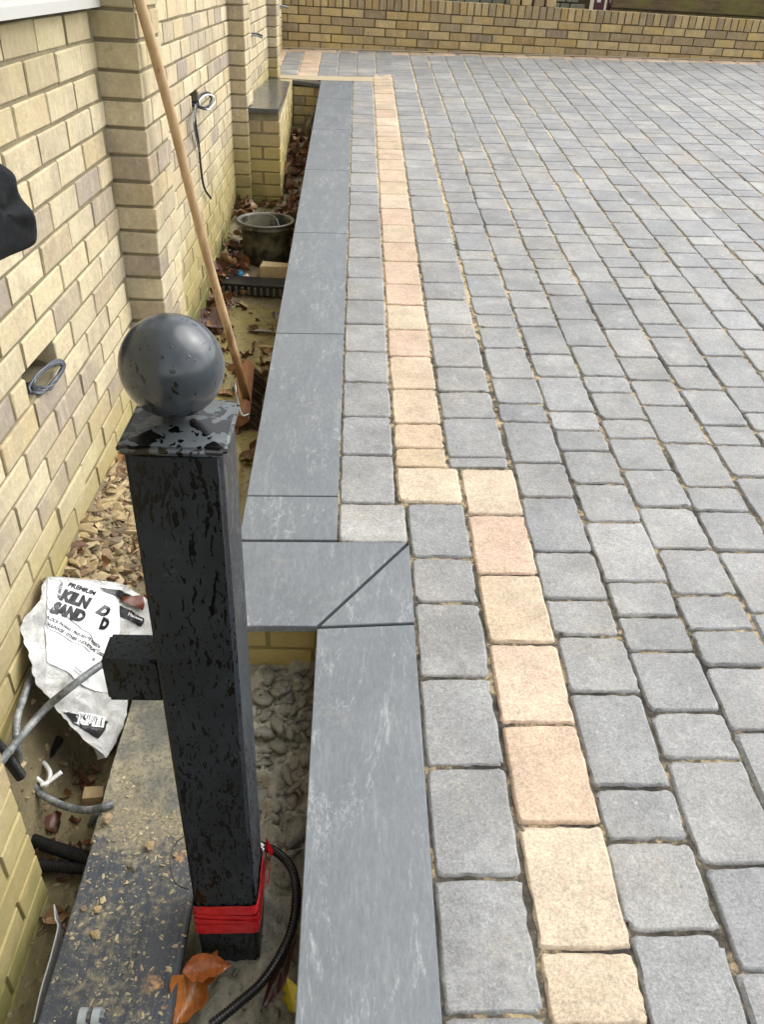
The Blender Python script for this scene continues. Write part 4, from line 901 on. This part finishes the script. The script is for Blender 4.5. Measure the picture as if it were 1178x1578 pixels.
# wire bundles in the two wall holes and one in the distance
def coil(name, cpos, ry, rz, n, r, mat, label, seed, out=.03):
    rr = random.Random(seed); g = Geo()
    for i in range(n):
        a0 = rr.uniform(0, 6.28); pts = []
        k = rr.uniform(.75, 1.05)
        for t in range(13):
            a = a0 * .15 - 2.4 + t / 12 * 4.9; pts.append(Vector((cpos[0] + out * (.5 + .5 * math.cos(a)) + rr.uniform(-.002, .002), cpos[1] + ry * k * math.cos(a), cpos[2] + rz * k * math.sin(a))))
        tube(g, smoothpath([Vector((XW - .09, cpos[1] - ry * .5, cpos[2]))] + pts + [Vector((XW - .09, cpos[1] - ry * .3, cpos[2] - .01))], 4), r, 8)
    return tag(g.obj(name, mat, smooth=True), label, 'cable')
coil('cable_coil', (XW - .008, 1.775, .648), .082, .026, 7, .0036, simple('dull_grey_wire', (.075, .085, .10), .35), 'small coil of grey cables stuffed in the square hole left of the ball finial', 3)
hc = P(310, 165, 0, XW + .03)
coil('cable_coil', (XW + .01, 4.17, .955), .09, .035, 3, .0038, M_BLKC, 'black cable loop hanging out of the hole in the middle wall panel', 5, .04)
coil('cable_coil', (XW + .015, 4.17, .95), .08, .030, 1, .0038, M_WHT, 'white wire loop among the black ones in the middle wall panel', 6, .05)
cab('hanging_cable', [P(303, 160, 0, XW + .01), P(301, 185, 0, XW + .03), P(306, 220, 0, XW + .015), P(310, 262, 0, XW + .012), P(315, 290, 0, XW + .015), P(325, 306, 0, XW + .02)], .0055, M_BLKC, 'black cable tail dangling down the wall below the middle hole', 'cable')
cab('hanging_cable', [P(301, 162, 0, XW + .015), P(299, 190, 0, XW + .035), P(303, 215, 0, XW + .015), P(309, 240, 0, XW + .014)], .0035, M_CABLE, 'thin grey wire beside the top of the dangling black cable', 'cable')
for k in range(2):
    a = P(385, 52 + 3 * k, 0, XW - .01); cab('wire_stub', [a, a + Vector((.04, .05, -.002)), a + Vector((.07, .15, -.02))], .006, M_CABLE if k else M_BLKC, 'short %s wire stub poking from the wall above the planter slab' % ('grey' if k else 'black'), 'wire')
a = P(428, 10, 0, -.70); cab('wire_stub', [a, a + Vector((.05, .03, 0)), a + Vector((.09, .05, -.01))], .010, M_CABLE, 'grey wire stub beside the farthest pier near the top edge', 'wire')

# thin membrane edge sticking up by the near pier
g = Geo(); pts = [Q(86, 1398, -.14), Q(88, 1420, -.14), Q(92, 1432, -.14), Q(83, 1470, -.14), Q(80, 1482, -.14), Q(66, 1530, -.14), Q(55, 1580, -.14)]
pp = smoothpath(pts, 4)
for i, q in enumerate(pp[:-1]):
    r_ = pp[i+1]; g.add([q + Vector((0, 0, -.1)), r_ + Vector((0, 0, -.1)), r_ + Vector((0, 0, .012)), q + Vector((0, 0, .012)), q + Vector((-.0025, 0, -.1)), r_ + Vector((-.0025, 0, -.1)), r_ + Vector((-.0025, 0, .012)), q + Vector((-.0025, 0, .012))], [(0, 1, 2, 3), (7, 6, 5, 4), (3, 2, 6, 7)])
tag(g.obj('membrane_strip', simple('pale_membrane', (.42, .43, .42), .5)), 'pale upright strip of damp-proof membrane between the near pier and the board', 'membrane')

# ================================================================ SAND BAG
bag = empty('sand_bag', (-.62, 1.4, 0)); bag.matrix_world = Matrix.Identity(4); tag(bag, 'crumpled empty white sand bag printed in black, slumped between house wall and post', 'bag')
q1 = P(75, 890, 0, XW + .025); q2 = P(165, 1165, 2, -.10); q3 = P(205, 915, 2, .065)
bn = (q2 - q1).cross(q3 - q1).normalized(); bn = bn if bn.z > 0 else -bn
def relief(px, py):
    v = Vector((px * .022, py * .022, 0)); a = .013 * noise.noise(v) - .016 * abs(noise.noise(v * 1.9 + Vector((4, 1, 0)))) - .006 * abs(noise.noise(v * 4.3 + Vector((1, 7, 0))))
    k_ = sst(58, 76, px) * sst(200, 170, px) * sst(1060, 1020, py); a = a * (1 - .72 * k_)
    a += .010 * math.exp(-((px - 66) / 5) ** 2) - .006 * math.exp(-((px - 78) / 7) ** 2)      # fold down the left of the printed face
    a += .009 * math.exp(-(((px - 168) * .8 + (py - 930) * .5) / 9) ** 2)
    return a
def bagpt(px, py, off=0):
    r = ray(px, py); t = (q1 - CAM).dot(bn) / r.dot(bn); return CAM + r * t + bn * (relief(px, py) + off)
outl = [(888, 74, 90), (896, 66, 170), (906, 63, 205), (925, 60, 226), (935, 52, 232), (950, 42, 236), (965, 38, 238), (985, 40, 238), (1010, 46, 236), (1040, 52, 230), (1060, 62, 215), (1080, 80, 200), (1105, 100, 195), (1125, 120, 188), (1145, 140, 178), (1160, 157, 170), (1167, 164, 167)]
def span(py):
    for (a, l0, r0), (b, l1, r1) in zip(outl, outl[1:]):
        if py <= b: t = (py - a) / (b - a); return l0 + (l1 - l0) * t, r0 + (r1 - r0) * t
    return outl[-1][1:]
def bagpatch(name, y0, y1, fl, fr_, mat, off, nu=34, nv=46, back=0):
    V = []; F = []
    for j in range(nv):
        py = y0 + (y1 - y0) * j / (nv - 1); a, b = fl(py), fr_(py)
        for i in range(nu): V.append(bagpt(a + (b - a) * i / (nu - 1), py, off))
    F = [(j*nu + i, j*nu + i + 1, (j+1)*nu + i + 1, (j+1)*nu + i) for j in range(nv-1) for i in range(nu-1)]
    if back:
        n = len(V)
        for j in range(nv):
            py = y0 + (y1 - y0) * j / (nv - 1); a, b = fl(py), fr_(py)
            for i in range(nu):
                u = 2 * i / (nu - 1) - 1; V.append(bagpt(a + (b - a) * i / (nu - 1), py, off - .001 - back * (1 - u * u)))
        F += [(n + j*nu + i, n + (j+1)*nu + i, n + (j+1)*nu + i + 1, n + j*nu + i + 1) for j in range(nv-1) for i in range(nu-1)]
    return mesh_obj(name, V, F, mat, bag, smooth=True)
wob = lambda py, s: 1.3 * math.sin(py * .11 + s) + .6 * math.sin(py * .29 + 2 * s)
m = MB('bag_plastic'); n = m.noise(16, 6, .7); m.bump(m.math('ABSOLUTE', m.math('SUBTRACT', m.noise(30, 6, .75, dist=.8), .5)), .9, .012); c = m.mix(m.mr(n, .4, .7), (.70, .71, .69), (.52, .51, .46)); M_BAG = m.fin(c, .16, spec=.6, Transmission_Weight=.3)
m = MB('bag_print_white'); m.bump(m.noise(40, 5, .6), .35, .004); n = m.noise(24, 5, .7); M_PANEL = m.fin(m.mix(m.mr(n, .62, .75, 0, .4), (.74, .75, .75), (.5, .45, .35)), .28, spec=.5)
m = MB('bag_ink'); n = m.noise(75, 5, .7); M_INK = m.fin(m.mix(m.mr(n, .60, .72, 0, .6), (.018, .018, .020), (.45, .45, .45)), .3)
bagpatch('sack', 888, 1167, lambda y: span(y)[0] + wob(y, 0), lambda y: span(y)[1] + wob(y, 2), M_BAG, 0, 44, 60, back=.028)
# white printed face: its lower edge runs obliquely down to the right
V = []; F = []; nu, nv = 40, 40
for j in range(nv):
    for i in range(nu):
        u, v = i / (nu - 1), j / (nv - 1); top = 891 + 14 * u + 3 * math.sin(u * 9); bot = 1013 + 52 * min(1, u * 1.45); py = top + (bot - top) * v; a = 74 - 7 * min(1, v * 3); V.append(bagpt(a + (186 - a) * u - 4 * v * u, py, .0014))
F = [(j*nu + i, j*nu + i + 1, (j+1)*nu + i + 1, (j+1)*nu + i) for j in range(nv-1) for i in range(nu-1)]
mesh_obj('printed_panel', V, F, M_PANEL, bag, smooth=True)
def bagtext(s, px, py, ang, size, mat=M_INK, shear=.25, off=.0026, bold=.018, name='lettering', sx=1.0):
    cu = bpy.data.curves.new('t', 'FONT'); cu.body = s; cu.size = 1; cu.offset = bold; cu.shear = shear; cu.resolution_u = 3
    to = bpy.data.objects.new('t', cu); COL.objects.link(to); dg = bpy.context.evaluated_depsgraph_get(); me0 = bpy.data.meshes.new_from_object(to.evaluated_get(dg)); bpy.data.objects.remove(to)
    bm = bmesh.new(); bm.from_mesh(me0)
    bmesh.ops.subdivide_edges(bm, edges=[e for e in bm.edges if e.calc_length() > .35], cuts=2)
    ca, sa = math.cos(ang), math.sin(ang)
    for v in bm.verts:
        u, w_ = v.co.x * size * sx, v.co.y * size; v.co = bagpt(px + u * ca + w_ * sa, py + u * sa - w_ * ca, off)
    return bm_obj(name, bm, mat, bag)
A2 = math.radians(19)
bagtext('PREMIUM', 103, 903, A2, 9, sx=1.2, bold=.05); bagtext('KILN', 91, 923, A2, 23, sx=.88, bold=.085); bagtext('D', 146, 943, math.radians(40), 22, bold=.085, sx=.85)
bagtext('D', 150, 968, math.radians(8), 22, bold=.085, sx=.85); bagtext('SAND', 78, 942, math.radians(19), 23, sx=.82, bold=.085)
bagtext('PREMIUM', 92, 896, math.radians(100), 7, sx=.9)
A3 = math.radians(31)
bagtext('M BLOCK PAVING / PREVENTS WEEDS', 67, 948, A3, 6.6, sx=.88, bold=.03); bagtext('R DRAINAGE / OTHER INDUSTRIAL USES', 67, 958, A3, 6.6, sx=.88, bold=.03)
bagtext('IS', 140, 1018, .1, 6); bagtext('KILN DRIED SAND', 112, 1029, A3, 2.8, bold=0, sx=1.0); bagtext('BLOCK PAVING SAND', 110, 1033, A3, 2.8, bold=0); bagtext('www.', 132, 1046, A3, 2.6, bold=0)
def strip(pts, wd, mat=M_INK, name='printed_line', off=.0026):
    g = Geo(); k = 0
    for (x0, y0), (x1, y1) in zip(pts, pts[1:]):
        n = max(2, int(math.hypot(x1-x0, y1-y0) / 5)); dx, dy = x1 - x0, y1 - y0; l = math.hypot(dx, dy); nx_, ny_ = -dy / l * wd / 2, dx / l * wd / 2
        for i in range(n):
            a, b = i / n, (i + 1) / n; g.add([bagpt(x0 + dx*a - nx_, y0 + dy*a - ny_, off), bagpt(x0 + dx*b - nx_, y0 + dy*b - ny_, off), bagpt(x0 + dx*b + nx_, y0 + dy*b + ny_, off), bagpt(x0 + dx*a + nx_, y0 + dy*a + ny_, off)], [(0, 1, 2, 3)])
    return g.obj(name, mat, bag)
strip([(67, 935), (100, 948), (134, 976), (142, 991)], .9); strip([(67, 961), (105, 985), (138, 1005)], .8); strip([(139, 1001), (155, 1002)], .8); strip([(68, 1015), (100, 1036), (148, 1065), (164, 1066)], .9)
def quadpatch(name, c4, mat, off, n=8):
    g = Geo(); V = []
    for j in range(n):
        for i in range(n):
            u, v = i / (n-1), j / (n-1); x = (c4[0][0]*(1-u) + c4[1][0]*u)*(1-v) + (c4[3][0]*(1-u) + c4[2][0]*u)*v; y = (c4[0][1]*(1-u) + c4[1][1]*u)*(1-v) + (c4[3][1]*(1-u) + c4[2][1]*u)*v; V.append(bagpt(x, y, off))
    return mesh_obj(name, V, [(j*n+i, j*n+i+1, (j+1)*n+i+1, (j+1)*n+i) for j in range(n-1) for i in range(n-1)], mat, bag, smooth=True)
quadpatch('black_print', [(99, 1094), (166, 1112), (152, 1138), (118, 1116)], M_INK, .0015)
quadpatch('barcode_label', [(126, 1095), (161, 1105), (156, 1122), (120, 1114)], M_PANEL, .0026)
rr = random.Random(6); t = .06
while t < .92:
    w_ = rr.choice((.8, .8, 1.4, 2.0)); x0 = 126 + 34 * t; y0 = 1097 + 9.6 * t; strip([(x0, y0), (x0 - 4.6, y0 + 14)], w_ * .8, off=.0034, name='barcode_bar'); t += w_ / 34 + rr.choice((.03, .045))
quadpatch('black_print', [(187, 932), (224, 952), (220, 965), (185, 950)], M_INK, .0020)
bagtext('Hanson', 196, 948, math.radians(22), 8, M_PANEL, 0, .0034, .01)
quadpatch('black_fold', [(150, 905), (200, 915), (214, 925), (178, 922)], M_INK, .006)
M_RUST = simple('rusty_brown_film', (.10, .03, .015), .4); quadpatch('torn_flap', [(182, 920), (216, 918), (218, 942), (196, 932)], M_RUST, .012)

# ================================================================ JACKET AT THE LEFT EDGE
oj = [(-80, 210), (-30, 226), (0, 256), (14, 272), (24, 292), (34, 314), (46, 336), (56, 354), (57, 366), (54, 375), (44, 383), (20, 394), (-8, 406), (-70, 424), (-160, 440), (-220, 380), (-200, 250)]
pts = [P(a, b, 0, -.592) for a, b in oj]; cy_ = sum(p.y for p in pts) / len(pts); cz_ = sum(p.z for p in pts) / len(pts)
g = Geo(); n = len(pts); ring = [(-.722, .90), (-.705, .97), (-.67, 1.0), (-.63, 1.0), (-.60, .975), (-.585, .92), (-.578, .8), (-.582, .55), (-.578, .25)]
fine_ = smoothpath(pts + [pts[0]], 5)[:-1]; n = len(fine_)
for xr, s in ring:
    for p in fine_:
        q = 1 - (1 - s) * (.6 if s > .85 else 1); wn = .006 * noise.noise(Vector((p.y * 9 * q, p.z * 9, xr * 20))) + (.005 * math.sin(p.z * 70) if s < .98 else 0); g.v.append((xr + wn * (s < 1) , cy_ + (p.y - cy_) * q, cz_ + (p.z - cz_) * q + wn * .3))
for j in range(len(ring) - 1):
    for i in range(n): g.f.append((j*n + i, j*n + (i+1) % n, (j+1)*n + (i+1) % n, (j+1)*n + i))
g.f.append(tuple(range(n))[::-1]); g.f.append(tuple((len(ring)-1)*n + i for i in range(n)))
m = MB('black_nylon'); nn = m.noise(22, 5, .6); m.bump(nn, .5, .01); M_JK = m.fin(m.mix(m.mr(nn, .5, .7), (.003, .004, .005), (.006, .009, .014)), .75, spec=.2)
jk = empty('jacket', (-.72, cy_, cz_)); tag(jk, 'black padded jacket hanging on the house wall, its hem cut off by the left edge', 'jacket')
o = g.obj('padded_body', M_JK, None, smooth=True); o.parent = jk; o.matrix_parent_inverse = Matrix.Translation(-Vector(jk.location))
g = Geo(); tube(g, smoothpath([(XW - .002, cy_ - .1, cz_ + .12), (XW + .05, cy_ - .1, cz_ + .11), (XW + .07, cy_ - .1, cz_ + .14)], 5), .004, 8); o = g.obj('hook', M_CABLE, None, smooth=True); o.parent = jk; o.matrix_parent_inverse = Matrix.Translation(-Vector(jk.location))

# ================================================================ BEHIND THE BOUNDARY WALL
sw = empty('stone_wall', (1, 10, 1.1)); sw.matrix_world = Matrix.Identity(4); tag(sw, 'old grey green rubble stone wall behind the brick boundary wall', 'wall')
m = MB('old_stone'); r = m.rnd(); n = m.noise(30, 5, .7); c = m.ramp(r, [(0, (.22, .22, .17)), (.3, (.30, .29, .22)), (.6, (.17, .18, .14)), (.8, (.34, .30, .22)), (1, (.25, .22, .18))]); c = m.mix(m.mr(n, .4, .7, 0, .5), c, (.13, .14, .08)); m.bump(n, .7, .01); M_STONE = m.fin(c, .9)
g = Geo(); g.box((-2, 9.76, 1.0), (2.45, 10.0, 2.3)); g.obj('mortar', M_MORTARD, sw)
rr = random.Random(17); z = 1.12
while z < 2.2:
    h_ = rr.uniform(.05, .09); x = -1.2
    while x < 2.4:
        l_ = rr.uniform(.07, .2)
        if x + l_ > 2.42: break
        o = bm_obj('stone', bevel_box((x, 9.735 + rr.uniform(-.01, .01), z), (x + l_ - .012, 9.80, z + h_ - .012), .006, 1), M_STONE, sw) if z < 1.45 else None
        x += l_
    z += h_
# loose bricks stood on the wall top in front of the stone wall
for k, (px, s) in enumerate(((793, .10), (810, .10), (828, .09), (846, .10))):
    p = P(px, 6, 1, 9.36); o = bm_obj('loose_brick', bevel_box((-.048, -.1, 0), (.048, .1, .1), .003), M_BRICKP if k % 2 else M_BRICKY, loc=(p.x, 9.37, 1.2915)); o.rotation_euler = (0, 0, rr.uniform(-.1, .1))
    tag(o, ['first from the left of the four loose bricks standing on the boundary wall', 'second from the left of the four loose bricks standing on the boundary wall', 'third from the left of the four loose bricks standing on the boundary wall', 'rightmost of the four loose bricks standing on the boundary wall'][k], 'brick', 'loose bricks on the boundary wall')
M_MAROON = simple('maroon_paint', (.085, .008, .018), .35); M_LBL = simple('white_label', (.75, .75, .76), .5, var=.05)
for k, (pa, pb) in enumerate(((915, 932), (935, 950), (953, 984))):
    a = P(pa, 12, 1, 9.6); b = P(pb, 12, 1, 9.6); e = empty('maroon_board', ((a.x + b.x) / 2, 9.6, 1.15)); tag(e, 'dark red board with white patches behind the far wall, %s of the three' % ('left', 'middle', 'right')[k], 'board', 'dark red boards behind the boundary wall')
    w_ = b.x - a.x - .012; part_box('panel', (-w_/2, 0, 0), (w_/2, .035, .75), M_MAROON, e)
    part_box('white_patch', (-w_*.30, -.004, .20), (w_*.08 if k < 2 else w_*.02, -.0005, .62), M_LBL, e)
    if k == 2: part_box('white_patch', (w_*.14, -.004, .16), (w_*.34, -.0005, .50), M_LBL, e)
sl_ = empty('sleeper_wall', (3.6, 9.6, 1.1)); tag(sl_, 'mossy brown timber sleepers stacked behind the right end of the boundary wall', 'sleepers')
m = MB('mossy_timber'); n = m.noise(7, 6, .7, m.map((.5, 3, 3))); n2 = m.noise(5, 4); c = m.mix(m.mr(n, .35, .65), (.17, .12, .055), (.07, .05, .025)); c = m.mix(m.mr(n2, .45, .6, 0, .7), c, (.14, .135, .025)); m.bump(n, .6, .01); M_TIMB = m.fin(c, .8)
for k, z in enumerate((0, .152, .304, .456, .608)):
    part_box('sleeper', (-.98, -.06 - (.04 if k else 0) + .02 * k, z + .06), (1.9, .14, z + .208), M_TIMB, sl_, .006, 2)
